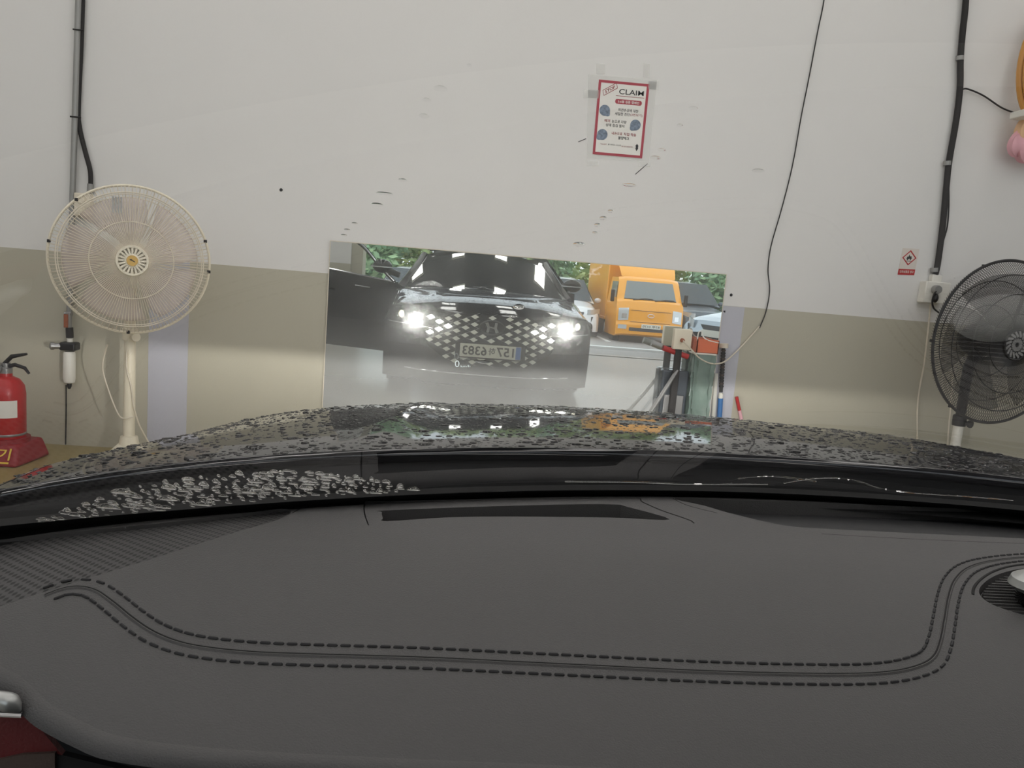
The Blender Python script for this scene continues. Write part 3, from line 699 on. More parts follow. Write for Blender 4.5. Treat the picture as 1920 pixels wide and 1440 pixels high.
# ribbed pole with blue grip, red tool, white strip beside the mirror
a, b_ = wall(1357,647,.03), wall(1355,800,.03)
t = thing('ribbed_pole', 'black ribbed pole with blue grip standing upright beside the mirror', 'pole', (b_.x, b_.y, 0))
base = Vector((b_.x, WALL-.03, 0)); top = Vector((a.x, WALL-.03, a.z))
def lp(f): return base.lerp(top, f)
def zf(py): return wall(1356,py,.03).z/a.z
MB().tube([lp(zf(735)), lp(zf(652))], .010, 10).build('rod', 'black', t)
for k in range(14):
    f = zf(657+k*5.2); MB().tube([lp(f-.006), lp(f+.006)], .0135, 10).build('rib', 'rubber' if k % 3 else 'brown_trim', t)
MB().tube([lp(zf(652)), lp(zf(644))], .026, 12).build('cap', 'cream_old', t)
MB().tube([lp(zf(747)), lp(zf(737))], .013, 10).build('white_band', 'white_plastic', t)
MB().tube([lp(0.0), lp(zf(747))], .0145, 12).build('blue_grip', 'blue', t)
MB().tube([wall(1343,700,.02), wall(1336,800,.02)], .012, 8).build('side_strip', 'white_plastic', t)
a, b_ = wall(1381,744,.03), wall(1393,800,.03)
t = thing('red_stick', 'short red stick with a worn pink end, right of the ribbed pole', 'stick', b_)
MB().tube([a, a.lerp(b_,.45)], .010, 10).build('red_end', 'red', t)
MB().tube([a.lerp(b_,.45), b_, b_+Vector((.05,0,-.45))], .010, 10).build('shaft', 'pink', t)
# ------------------------------------------------------------------ the car the picture is taken from
CX = .43                                           # middle of the car
C = CAMH
def hz(z): return z-1.17+C
CAR = thing('car', 'wet dark sedan with diamond grille and lit headlamps, nose towards the wall mirror', 'car', (CX, -.4, 0))
def clamp(x, a=0., b=1.): return max(a, min(b, x))
def ye(u): return .757-.39*u*u                     # dashboard's far edge
def yb(u): return ye(u)+.016                       # foot of the windshield
ZB = C-.212
SL = .52                                           # rise of the windshield per metre rearwards
def glass(u, y): return ZB+(yb(u)-y)*SL
def yh(u): return .90-.20*u*u                      # hood's rear edge
def zh(u, y):
    t = y-.90; s = clamp(t/.38)
    a = abs(u)
    k = (.05*u*u+.055*a**6)*(1-s) + (.07*u*u+.035*(a/.85)**6)*s
    side = .075*(1-math.sqrt(max(0, 1-((a-.855)/.075)**2))) if a > .855 else 0
    return C-.199-.05*t-.0755*t*t-.40*max(0,t-.70)**2-k-side
def yf(u): return 1.97-.40*(abs(u)/.93)**2.6       # outline of the nose from above
def nose_n(u): return Vector((math.copysign(.40*2.6/.93*(abs(u)/.93)**1.6, u), 1, 0)).normalized()
def bulge(z): return .055*math.sin(math.pi*clamp((hz(.80)-z)/.62))
def fas(u, z, off=0.0):
    return Vector((CX+u, yf(u)+bulge(z), z)) + nose_n(u)*off
# hood, fenders
def hoodf(i, j):
    u = -.858+1.716*i; y0, y1 = yh(u), yf(u)-.006; y = y0+(y1-y0)*j
    z = zh(u, y)-(.012*(1-math.sqrt(max(0,1-(clamp((j-.97)/.03))**2))))
    crease = .006*math.exp(-((abs(u)-.52+.10*j)/.03)**2)*math.sin(math.pi*clamp(j*1.1))
    return Vector((CX+u, y, z+crease))
hood = MB().grid(hoodf, 90, 80).build('hood', 'car_black', CAR, fix=False)
s = hood.modifiers.new('thick', 'SOLIDIFY'); s.thickness = .012; s.offset = -1
for sd in (-1, 1):
    def fen(i, j, sd=sd):
        if i < .6: a = .862+(.929-.862)*(i/.6)
        else: a = .93
        u = sd*a; y0, y1 = yh(u)-.12, yf(u)-.004; y = y0+(y1-y0)*j
        z = zh(u, y)
        if i >= .6: z = z+(hz(.30)-z)*((i-.6)/.4)
        arch = 0
        if i > .6:
            r = math.hypot(y-1.15, z-.34)
            if r < .37: z = .34+math.sqrt(max(0,.37**2-(y-1.15)**2)) if abs(y-1.15) < .37 else z
        return Vector((CX+u, y, z))
    MB().grid(fen, 24, 50).build('fender', 'car_black', CAR, fix=False)
# nose
def nose(i, j):
    u = -.93+1.86*i; zt = zh(u, yf(u))-.012; z = zt+(hz(.17)-zt)*j
    return fas(u, z, -.012*math.exp(-j*40))
MB().grid(nose, 90, 30).build('front_bumper', 'car_black', CAR, fix=False)
MB().grid(lambda i,j: fas(-.80+1.6*i, hz(.165+.012*j), .008), 60, 2).build('lower_lip', 'black', CAR, fix=False)
MB().tube([fas(-.72+1.44*i/40, hz(.275), .006) for i in range(41)], .005, 6).build('chrome_strip', 'chrome', CAR)
# grille with its diamonds
def gw(z):
    T = ((.36,.30),(.42,.42),(.50,.54),(.60,.57),(.68,.50),(.74,.42),(.79,.34)); z = z-C+1.17
    for (z0,w0),(z1,w1) in zip(T, T[1:]):
        if z <= z1: return w0+(w1-w0)*clamp((z-z0)/(z1-z0))
    return T[-1][1]
GR = MB().grid(lambda i,j: fas((2*i-1)*gw(hz(.36+.43*j)), hz(.36+.43*j), .004), 60, 20).build('grille', 'grille_black', CAR, fix=False)
GA, GB = .074, .032
dm = MB(); w_, h_ = .0355, .0195
dm.add([(-w_,.002,0),(0,.008,-h_),(w_,.002,0),(0,-.003,h_),(-w_*.9,-.006,0),(0,-.006,-h_*.9),(w_*.9,-.006,0),(0,-.008,h_*.9)], [(0,1,2,3),(0,4,5,1),(1,5,6,2),(2,6,7,3),(3,7,4,0)])
dm1 = dm.mesh('grille_diamond', 'diamond_sheen', False); dm2 = dm.mesh('drl_diamond', 'lamp_white', False)
DRL = {(5,3),(6,4),(7,5),(6,2),(7,1)}
lat = MB()
for i in range(-8, 9):
    for j in range(-8, 8):
        if (i+j) % 2: continue
        u, z = i*GA, hz(.578+j*GB)
        if (abs(i), j) in DRL:
            p = fas(u, z, .010); o = link('running_lamp', dm2, CAR); o.location = p-Vector(CAR.location); n = nose_n(u); o.rotation_euler = (0,0,math.atan2(-n.x, n.y)); continue
        if abs(u) > gw(z)-.035 or abs(i) >= 7 and j > 0 or z > hz(.78) or z < hz(.375): continue
        if abs(i) == 6 and j > 1: continue
        if abs(u) < .295 and abs(z-hz(.49)) < .070: continue
        if (u/.125)**2+((z-hz(.69))/.078)**2 < 1: continue
        o = link('grille_diamond', dm1, GR); o.location = fas(u, z, .008); n = nose_n(u); o.rotation_euler = (0,0,math.atan2(-n.x, n.y))
        for q in ((GA,GB),(GA,-GB)):
            if abs(u+q[0]) < gw(z+q[1])-.02: lat.tube([fas(u,z+(.016 if q[1]>0 else -.016),.006), fas(u+q[0]*.55,z+q[1]*.55+(.016 if q[1]>0 else -.016),.006)], .0016, 4)
stuff(lat.build('grille_lattice', 'steel', GR))
# emblem and number plate
E = fas(0, hz(.69), .02)
em = MB().tube([E+Vector((.105*math.cos(2*math.pi*k/48), 0, .058*math.sin(2*math.pi*k/48))) for k in range(48)], .007, 8, closed=True).build('emblem', 'dark_chrome', CAR)
m = MB(); ef = lambda a,b,h: E+Vector((-a, h-.008, b))    # drawn as read from the front
for P_ in ([(-.062,-.038),(-.034,-.044),(-.018,.0),(-.026,.046),(-.046,.040),(-.040,.0)], [(.062,.038),(.034,.044),(.018,.0),(.026,-.046),(.046,-.040),(.040,.0)], [(-.03,-.012),(.028,.002),(.03,.012),(-.028,-.002)]): m.prism(P_, ef, 0, .010)
m.build('letter_mark', 'steel', em, smooth=False)
MB().lathe([(0,-.012),(.10,-.012),(.10,-.008),(0,-.008)], 40, E, (0,1,0), sy=.56).build('emblem_back', 'black_gloss', em)
PY = fas(0, hz(.49), .03).y; zc_ = hz(.49)
pl = MB().box(CX-.26, CX+.26, PY-.006, PY, zc_-.056, zc_+.056).build('number_plate', 'plate_white', CAR, bevel=.004)
MB().box(CX+.215, CX+.258, PY, PY+.001, zc_-.053, zc_+.053).build('blue_end', 'plate_blue', pl, smooth=False)
pf = lambda a,b: Vector((CX-a, PY+.0012, zc_+b))
text('lettering', '157', 'ink', pf, w=.15, h=.078, parent=pl, bold=.02, cx=-.125, cy=0)
text('lettering', '하', 'ink', pf, w=.058, h=.062, parent=pl, bold=.02, cx=-.012, cy=0)
text('lettering', '6383', 'ink', pf, w=.205, h=.078, parent=pl, bold=.02, cx=.135, cy=0)
MB().box(CX-.30, CX+.30, PY-.03, PY-.008, zc_-.068, zc_+.068).build('plate_holder', 'black', CAR, bevel=.006)
# headlamps
for sd in (-1, 1):
    hl = MB().grid(lambda i,j: fas(sd*(.50+.385*i), hz(.645+.02*i+(.085+.045*i)*j), .007), 24, 8).build('headlamp', 'black_gloss', CAR, fix=False)
    MB().tube([fas(sd*(.50+.385*i/20), hz(.645+.02*i/20), .009) for i in range(21)], .003, 5).build('lamp_trim', 'chrome', hl)
    o = fas(sd*.645, hz(.692), .010); n = Vector((0,1,0))
    MB().lathe([(0,.012),(.03,.010),(.040,0),(.040,-.006),(0,-.006)], 20, o, n).build('projector', 'lamp_beam', hl)
    o2 = fas(sd*.60, hz(.68), .010); MB().lathe([(0,.010),(.013,.008),(.016,0),(0,0)], 14, o2, n).build('small_lamp', 'lamp_white', hl)
    o3 = fas(sd*.775, hz(.735), .010); MB().lathe([(0,.010),(.026,.008),(.032,0),(0,0)], 16, o3, nose_n(sd*.775)).build('marker_lamp', 'lamp_amber', hl)
    L = bpy.data.lights.new('low_beam', 'SPOT'); L.energy = HEAD; L.spot_size = math.radians(110); L.spot_blend = 1.0; L.shadow_soft_size = .012; L.color = (1,.97,.92)
    lo = bpy.data.objects.new('low_beam', L); COL.objects.link(lo); lo.parent = hl
    lo.location = fas(sd*.645, hz(.692), .045); lo.rotation_euler = (math.radians(89.0), 0, 0)   # -Z local looks along +Y, a shade downwards
    lo.rotation_euler = (math.radians(89.0), 0, math.radians(sd*0))
    # cut-off of a low beam: nothing above the horizontal
    L.use_nodes = True; nt = L.node_tree; em_ = nt.nodes['Emission']
    tc = nt.nodes.new('ShaderNodeTexCoord'); sx = nt.nodes.new('ShaderNodeSeparateXYZ'); nt.links.new(tc.outputs['Normal'], sx.inputs[0])
    mr = nt.nodes.new('ShaderNodeMapRange'); mr.interpolation_type = 'SMOOTHSTEP'
    mr.inputs[1].default_value = -.028; mr.inputs[2].default_value = .010; mr.inputs[3].default_value = 1.0; mr.inputs[4].default_value = 0.02
    nt.links.new(sx.outputs['Y'], mr.inputs[0])
    m2 = nt.nodes.new('ShaderNodeMapRange'); m2.inputs[1].default_value = -.17; m2.inputs[2].default_value = -.04; m2.inputs[3].default_value = .3; m2.inputs[4].default_value = 1.0   # the beam thins towards the ground
    nt.links.new(sx.outputs['Y'], m2.inputs[0]); pr_ = nt.nodes.new('ShaderNodeMath'); pr_.operation = 'MULTIPLY'
    nt.links.new(mr.outputs[0], pr_.inputs[0]); nt.links.new(m2.outputs[0], pr_.inputs[1]); nt.links.new(pr_.outputs[0], em_.inputs['Strength'])
# windshield, frame, roof
HD = .00                                           # front edge of the roof
def ws(i, j):
    ub = .86-.22*j; u = (2*i-1)*ub; y0 = yb(u)+.05
    y = y0+(HD-y0)*j-.05*(u*u)*j
    return Vector((CX+u, y, glass(u, y)))
WS = MB().grid(ws, 40, 24).build('windshield', 'windshield_glass', CAR, fix=False)
fr = MB().grid(lambda i,j: Vector((CX+(2*i-1)*.86, ye((2*i-1)*.86)-.004+.024*j, ZB-.006+.004*j)), 40, 1)
fr.build('windshield_gasket', 'black_matte', CAR, fix=False)
MB().grid(lambda i,j: (lambda u: Vector((CX+u, yb(u)+.012-.034*j, glass(u, yb(u)+.012-.034*j)-.003)))((2*i-1)*.85), 50, 3).build('windshield_frit', 'black_matte', CAR, fix=False)
def cowl(i, j):
    u = (2*i-1)*.90; y0 = yb(u)-.01; y1 = yh(u)+.03
    return Vector((CX+u, y0+(y1-y0)*j, (ZB-.030-.03*math.sin(math.pi*min(1,j/.85))) if j < .86 else zh(clamp(u,-.85,.85),y1)-.014))
MB().grid(cowl, 50, 8).build('cowl_panel', 'black_matte', CAR, fix=False)
for sd in (-1, 1):
    pts = [ws((sd+1)/2, j/12)+Vector((sd*.02,0,-.01)) for j in range(13)]
    MB().tube(pts, [.038]*13, 10).build('a_pillar', 'car_black', CAR)
def rf(i, j):
    u = (2*i-1)*(.605+.03*math.sin(math.pi*j)); y = HD-.05*u*u-(2.12+HD)*j
    return Vector((CX+u, y, glass(0,HD)-.035*u*u/.36+.05*math.sin(math.pi*j*.9)))
o = MB().grid(rf, 24, 24).build('roof', 'car_black', CAR, fix=False); s = o.modifiers.new('thick','SOLIDIFY'); s.thickness = .03; s.offset = -1
zr = rf(.5,1).z
MB().grid(lambda i,j: Vector((CX+(2*i-1)*(.60+.15*j), -2.12-.75*j, zr-.02+(hz(1.02)-zr)*j)), 12, 8).build('rear_window', 'glass_dark', CAR, fix=False)
MB().grid(lambda i,j: Vector((CX+(2*i-1)*(.75+.1*math.sin(math.pi*j*.5)), -2.87-.45*min(1,j*1.6), hz(1.02)-.65*clamp(j*1.6-.6))), 16, 16).build('trunk', 'car_black', CAR, fix=False)
for sd in (-1, 1):
    MB().grid(lambda i,j: Vector((CX+sd*(.93-.03*abs(j-.5)), .62-1.05*(0 if sd > 0 else 1)-(3.7-1.05*(0 if sd > 0 else 1))*i, hz(.30+.70*j))), 16, 6).build('body_side', 'car_black', CAR, fix=False)
MB().grid(lambda i,j: Vector((CX+.905-.22*j-.06*math.sin(math.pi*i), .46-2.5*i-(.55*(1-i)-.0*i)*j, hz(1.0)+(zr-.03-hz(1.0))*j)), 20, 6).build('side_glass', 'glass_dark', CAR, fix=False)
MB().box(CX-.85, CX+.85, -2.8, .6, .18, .24).build('floor_pan', 'black_matte', CAR, smooth=False)
for sd in (-1, 1):                                   # front seats
    x = CX+sd*.37
    sb = MB().grid(lambda i,j: Vector((x+.25*math.cos(2*math.pi*i)*(1-.25*j), -.62-.16*j+.075*math.sin(2*math.pi*i), hz(.45+.62*j))), 24, 8).build('seat_back', 'dash_dark', CAR, fix=False)
    MB().sphere((x,-.84,hz(1.20)), .13, 16, 10, sc=(1,.42,.72)).build('headrest', 'dash_dark', sb)
    MB().box(x-.26, x+.26, -.62, -.12, hz(.28), hz(.47)).build('seat_cushion', 'dash_dark', CAR, bevel=.05)
for sd in (-1, 1):
    for yy in (1.15, -1.72):
        w = MB().lathe([(.20,-.11),(.31,-.11),(.335,-.08),(.335,.08),(.31,.11),(.20,.11)], 40, (CX+sd*.80, yy, .335), (1,0,0)).build('wheel', 'tyre', CAR)
        MB().lathe([(0,.06),(.03,.07),(.19,.03),(.215,.09),(.215,-.09),(0,-.09)], 30, (CX+sd*.80, yy, .335), (sd,0,0)).build('rim', 'steel', w)
# right door mirror
def dmirror(c, parent, sd):
    h = MB().sphere(c, .115, 18, 12, sc=(.85,.5,.6)).build('mirror_housing', 'car_black', parent)
    MB().tube([c+Vector((-sd*.06,0,-.04)), c+Vector((-sd*.18,.01,-.075))], [.035,.03], 10).build('mirror_stalk', 'black', parent)
    MB().grid(lambda i,j: c+Vector(((2*i-1)*.11, .066-.012*abs(2*i-1), -.012+.012*j)), 12, 1).build('turn_strip', 'lens', h, fix=False)
dmirror(Vector((CX+.925, .36, hz(1.075))), CAR, 1)
# driver's door, swung open on the left
hx, hy_ = CX-.925, .66; da = math.radians(66)
dd = Vector((-math.sin(da), -math.cos(da), 0)); dn = Vector((-dd.y, dd.x, 0)); dn = dn if dn.y > 0 else -dn
def dp(s, z, o=0.0): return Vector((hx,hy_,0))+dd*s+dn*o+Vector((0,0,z))
def belt(s): return hz(.975)+.10*s
DR = MB()
DR.grid(lambda i,j: dp(1.12*i, hz(.27)+(belt(1.12*i)-hz(.27))*j, .04*math.sin(math.pi*min(1,j*1.15))), 20, 14)
DR.grid(lambda i,j: dp(1.12*i, hz(.27)+(belt(1.12*i)-.02-hz(.27))*j, -.08), 10, 6)
DR.add([dp(0,hz(.27),-.08), dp(0,hz(.27),0), dp(0,belt(0),0), dp(0,belt(0),-.08)], [(0,1,2,3)]); DR.add([dp(0,belt(0),-.08), dp(0,belt(0),0), dp(1.12,belt(1.12),0), dp(1.12,belt(1.12),-.08)], [(0,1,2,3)])
door = DR.build('driver_door', 'car_black', CAR, fix=False)
MB().tube([dp(1.12*k/12, belt(1.12*k/12)+.004, .004) for k in range(13)], .008, 6).build('belt_trim', 'chrome', door)
ap = [dp(.0,belt(0)+.0), dp(.16,belt(0)+.13), dp(.42,hz(1.33)), dp(.75,hz(1.42)), dp(1.1,hz(1.40)), dp(1.12,belt(1.12))]
MB().tube(catmull(ap,5), .018, 8).build('window_frame', 'black_gloss', door)
MB().tube(catmull([p+dn*.016+Vector((0,0,.012)) for p in ap[:5]],5), .006, 6).build('window_trim', 'chrome', door)
MB().tube([dp(.70,hz(.86),.055), dp(.92,hz(.88),.055)], .012, 8).build('door_handle', 'car_black', door)
MB().tube([dp(.25,hz(.90),.043), dp(.42,hz(.91),.045)], .006, 6).build('vent_trim', 'chrome', door)
dmirror(mir(717,499,7.95), CAR, -1)
# rain on the hood and on the glass
def dome(m, c, n, t1, r, h, el=1.0, seg=7, flat=False):
    t2 = n.cross(t1).normalized(); k = len(m.v)
    for q, hh in ((1.0,0.0),(.8,.62)):
        for a in range(seg):
            an = 2*math.pi*a/seg; m.v.append(tuple(c+t1*(math.cos(an)*r*q*el)+t2*(math.sin(an)*r*q)+n*(h*hh)))
    m.v.append(tuple(c+n*h))
    for a in range(seg):
        b = (a+1) % seg
        m.f.append([k+a,k+b,k+seg+b,k+seg+a]); m.m.append(0); m.f.append([k+seg+a,k+seg+b,k+2*seg]); m.m.append(0)
    if flat: m.f.append([k+a for a in range(seg-1,-1,-1)]); m.m.append(0)
def lens(m, c, n, t1, r, el, seg=12, ca=58):
    t2 = n.cross(t1).normalized(); k = len(m.v); A = math.radians(ca); R_ = r/math.sin(A); L = 6
    for q in range(L):
        a = A*(1-q/L); rr, hh = R_*math.sin(a), R_*(math.cos(a)-math.cos(A))
        for s_ in range(seg):
            an = 2*math.pi*s_/seg; m.v.append(tuple(c+t1*(math.cos(an)*rr*el)+t2*(math.sin(an)*rr)+n*hh))
    m.v.append(tuple(c+n*(R_*(1-math.cos(A)))))
    for q in range(L-1):
        for s_ in range(seg):
            b = (s_+1) % seg; m.f.append([k+q*seg+s_, k+q*seg+b, k+(q+1)*seg+b, k+(q+1)*seg+s_]); m.m.append(0)
    for s_ in range(seg): m.f.append([k+(L-1)*seg+s_, k+(L-1)*seg+(s_+1) % seg, k+L*seg]); m.m.append(0)
    m.f.append([k+s_ for s_ in range(seg-1,-1,-1)]); m.m.append(0)
rng = random.Random(3); m = MB()
for _ in range(13000):
    u = rng.uniform(-.90,.9); y0, y1 = yh(u)+.012, yf(u)-.02; y = y0+(y1-y0)*rng.random()**1.35
    e = .004; n = Vector((-(zh(u+e,y)-zh(u-e,y))/(2*e), -(zh(u,y+e)-zh(u,y-e))/(2*e), 1)).normalized()
    r = min(.007, .0017*math.exp(rng.gauss(0,.5)))
    if abs(abs(u)-.861) < .008: continue
    z = hoodf((u+.858)/1.716, (y-yh(u))/(yf(u)-.006-yh(u))).z if abs(u) < .858 else zh(u,y)
    dome(m, Vector((CX+u, y, z-.0002)), n, Vector((1,0,0)), r, r*.42, rng.uniform(.8,1.7))
stuff(m.build('hood_raindrops', 'water_on_paint', hood, fix=False))
def glass_hit(px, py):
    d = ray(px, py); lo, hi = .02, 1.6
    for _ in range(40):
        t_ = (lo+hi)/2; p = CAM+d*t_
        if p.z < glass(p.x-CX, p.y): lo = t_
        else: hi = t_
    if True:
        # the ray may cross while descending: scan for the first crossing
        pv = None
        for k in range(1, 400):
            p = CAM+d*(k*.004); f = p.z-glass(p.x-CX, p.y)
            if f > 0: break
        a, b = (k-1)*.004, k*.004
        for _ in range(25):
            c = (a+b)/2; p = CAM+d*c
            if p.z > glass(p.x-CX, p.y): b = c
            else: a = c
        return CAM+d*b
def gnorm(u):
    return Vector((2*.39*u*SL*1.0, SL, 1)).normalized()
m = MB()
import_poly = [(80,975),(250,915),(400,893),(545,884),(690,897),(785,917),(760,924),(560,934),(380,950),(200,968),(80,985)]
def inside(p, poly):
    x, y = p; r = False
    for (x0,y0),(x1,y1) in zip(poly, poly[1:]+poly[:1]):
        if (y0 > y) != (y1 > y) and x < (x1-x0)*(y-y0)/(y1-y0)+x0: r = not r
    return r
cnt = 0; taken = []
while cnt < 1500:
    px, py = rng.uniform(60,785), rng.uniform(880,1000)
    if not inside((px,py), import_poly): continue
    cnt += 1
    p = glass_hit(px, py); u = p.x-CX; n = gnorm(u)
    if any((p-q_).length < .0068 for q_ in taken): continue
    taken.append(p)
    r = min(.008, .0036*math.exp(rng.gauss(0,.35)))
    lens(m, p+n*.0004, n, Vector((1,0,0)), r, rng.choice((.45,.55,.7,.9,1.4)))
stuff(m.build('glass_raindrops', 'water', WS, fix=False))
for (px, py, w, h) in ((826,169,11,6),(800,190,7,4),(795,220,8,5),(755,340,7,4),(721,365,14,4),(707,386,10,5),(665,421,5,3),(651,433,5,3),(645,443,5,3),(1086,460,10,6),(1180,349,12,4),(1145,398,5,4),(1131,411,6,5),(1120,424,5,5),(1116,438,5,3),(1241,283,7,3),(1229,298,9,4),(1300,205,7,4),(1275,237,5,3),(906,680,13,6),(973,577,9,9),(880,125,4,3),(1422,322,10,4),(962,594,6,5)):
    p = glass_hit(px, py); n = gnorm(p.x-CX); s_ = (p-CAM).length/FPX
    mm = MB(); dome(mm, p+n*.0004, n, Vector((1,0,0)), h*s_*1.4, h*s_*.10, w/h/1.2, 14, True)
    mm.build('water_drop', 'water', WS)
for pts in (((1372,908),(1385,900),(1410,896),(1450,895),(1490,899),(1530,905)), ((1470,908),(1510,901),(1560,898),(1610,905),(1650,918),(1710,926),(1800,932),(1900,940)), ((1060,905),(1180,906),(1300,910),(1440,910))):
    MB().tube(catmull([glass_hit(*q)+gnorm(glass_hit(*q).x-CX)*.0012 for q in pts],5), .0007, 6).build('water_trail', 'water', WS)
# head-up display figure on the glass
def hud(a, b):
    p = glass_hit(868+a, 676-b); return p-gnorm(p.x-CX)*.002
text('hud_digit', '0', 'hud', hud, w=8.5, h=12.5, parent=WS, bold=-.005, cx=-11.5, cy=1)
text('hud_unit', 'km/h', 'hud', hud, w=18, h=4, parent=WS, cx=4, cy=-3.5)

# ------------------------------------------------------------------ dashboard
def zd(x, y): return C-.212-.10*clamp((.60-y)/.27)**2
def dash_hit(px, py):
    d = ray(px, py); p = None; Z = C-.215
    for _ in range(12):
        p = CAM+d*((Z-CAM.z)/d.z); Z = zd(p.x, p.y)
    return Vector((p.x, p.y))
def dpoly(pts, sub=4, closed=True): return [Vector((q.x,q.y)) for q in catmull([Vector((*dash_hit(*p),0)) for p in pts], sub, closed)]
def in_poly(p, poly): return inside((p[0],p[1]), [(q[0],q[1]) for q in poly])
def shrink(poly, d):
    n = len(poly); out = []
    ar = sum(poly[i].x*poly[(i+1)%n].y-poly[(i+1)%n].x*poly[i].y for i in range(n))
    sg = 1 if ar > 0 else -1
    for i in range(n):
        t_ = (poly[(i+1)%n]-poly[i-1]).normalized(); out.append(poly[i]+Vector((-t_.y, t_.x))*d*sg)
    return out
def patch(name, outer, holes, material, parent, zo=0.0, skirt=.012, hole_skirt=.02, step=.014, zfun=None):
    zf_ = zfun or zd
    vs = [Vector((p[0],p[1])) for p in outer]; ed = [(i,(i+1) % len(outer)) for i in range(len(outer))]; base = len(vs)
    rings = [(0,len(outer))]
    for h in holes:
        k = len(vs); vs += [Vector((p[0],p[1])) for p in h]; ed += [(k+i, k+(i+1) % len(h)) for i in range(len(h))]; rings.append((k,len(h)))
    x0, x1 = min(p[0] for p in outer), max(p[0] for p in outer); y0, y1 = min(p[1] for p in outer), max(p[1] for p in outer)
    bnd = list(vs)
    y = y0+step*.5
    while y < y1:
        x = x0+step*.5
        while x < x1:
            if in_poly((x,y), outer) and not any(in_poly((x,y), h) for h in holes) and min((b_.x-x)**2+(b_.y-y)**2 for b_ in bnd) > (step*.5)**2: vs.append(Vector((x,y)))
            x += step
        y += step
    ov, oe, of, _, _, _ = delaunay_2d_cdt(vs, ed, [], 0, 1e-7)
    m = MB(); keep = []
    for f in of:
        c = sum((ov[i] for i in f), Vector((0,0)))/len(f)
        if in_poly(c, outer) and not any(in_poly(c, h) for h in holes): keep.append(tuple(f))
    m.add([(p.x,p.y,zf_(p.x,p.y)+zo) for p in ov], keep)
    for ri, (k, n) in enumerate(rings):
        sk = skirt if ri == 0 else hole_skirt
        if not sk: continue
        pts = [outer, *holes][ri]
        m.grid(lambda i,j: Vector((pts[round(i*n) % n][0], pts[round(i*n) % n][1], zf_(pts[round(i*n) % n][0], pts[round(i*n) % n][1])+zo-sk*j)), n, 1)
    return m.build(name, material, parent, fix=False)
BEZ = dpoly(((683,943),(720,940),(900,936),(1060,934),(1188,932),(1206,941),(1240,956),(1303,981),(1200,979),(960,978.5),(800,980),(705,984),(688,980)), 4)
SLOT = dpoly(((716,959),(722,956),(900,949),(1080,944.5),(1155,945),(1175,949),(1256,973),(1150,969.5),(960,967.5),(840,969),(726,976),(718,970)), 4)
GRL = dpoly(((-140,1030),(0,1012),(300,981),(500,957),(530,954),(545,957),(538,966),(490,984),(300,1043),(0,1138),(-140,1185)), 4)
TRAY = dpoly(((1266,934),(1400,938),(1600,945),(1920,959),(2150,968),(2150,1025),(1920,1010),(1700,999),(1560,992),(1470,985),(1380,965),(1320,948)), 4)
SPK = dpoly(((1836,1112),(1846,1092),(1880,1074),(1930,1066),(2010,1075),(2060,1110),(2040,1150),(1980,1165),(1920,1153),(1860,1133)), 5)
# outline of the pad
near = [(-120,1180),(-50,1225),(0,1262),(35,1283),(60,1308),(84,1338),(110,1360),(163,1388),(230,1412),(400,1432),(700,1448),(1000,1460),(1400,1478),(1920,1495)]
nearp = [q.to_2d() for q in catmull([Vector((*dash_hit(*p),0)) for p in near],4)]
xr = 1.14
nearp += [Vector((x, nearp[-1].y)) for x in (.5,.7,.9,xr)]
far = [Vector((CX+u, ye(u))) for u in [(.84-1.68*k/70) for k in range(71)]]
OUT = nearp+[p for p in far if p.x > nearp[0].x-.02]
DASH = patch('dashboard', OUT, [BEZ, GRL, TRAY, SPK], 'dash', CAR, skirt=0, hole_skirt=.024)
# rolled near edge
def roll(i, j):
    n = len(nearp)-1; k = i*n; a = int(min(n-1, k)); p = nearp[a].lerp(nearp[a+1], k-a)
    t_ = (nearp[min(n,a+1)]-nearp[max(0,a-0)]).normalized(); nn = Vector((t_.y,-t_.x))
    R_ = .009
    if j < .6: an = j/.6*math.pi/2; off, dz = R_*math.sin(an), R_*(1-math.cos(an))
    else: off, dz = R_-.010*((j-.6)/.4), R_+.004*((j-.6)/.4)
    q = p+nn*off
    return Vector((q.x, q.y, zd(p.x,p.y)-dz))
MB().grid(roll, (len(nearp)-1)*2, 12).build('pad_edge', 'dash', DASH, fix=False)
bz = patch('display_bezel', shrink(BEZ,.0012), [SLOT], 'dash_panel', DASH, zo=-.0005, hole_skirt=.05, step=.02)
sl = shrink(SLOT,-.004)
patch('display_well', sl, [], 'black_matte', DASH, zo=-.045, skirt=0, step=.03)
patch('speaker_cover', shrink(GRL,.0012), [], 'perforated', DASH, zo=-.0025, step=.03)
patch('defroster_tray', shrink(TRAY,.001), [], 'dash_dark', DASH, zo=-.014, skirt=.01, step=.03)
def strip(name, pts, w, material, zo, h):
    P_ = [Vector((*dash_hit(*p),0)) for p in pts]; P_ = catmull(P_, 6)
    m = MB(); m.tube([Vector((p.x,p.y,zd(p.x,p.y)+zo)) for p in P_], w, 6); return m.build(name, material, DASH)
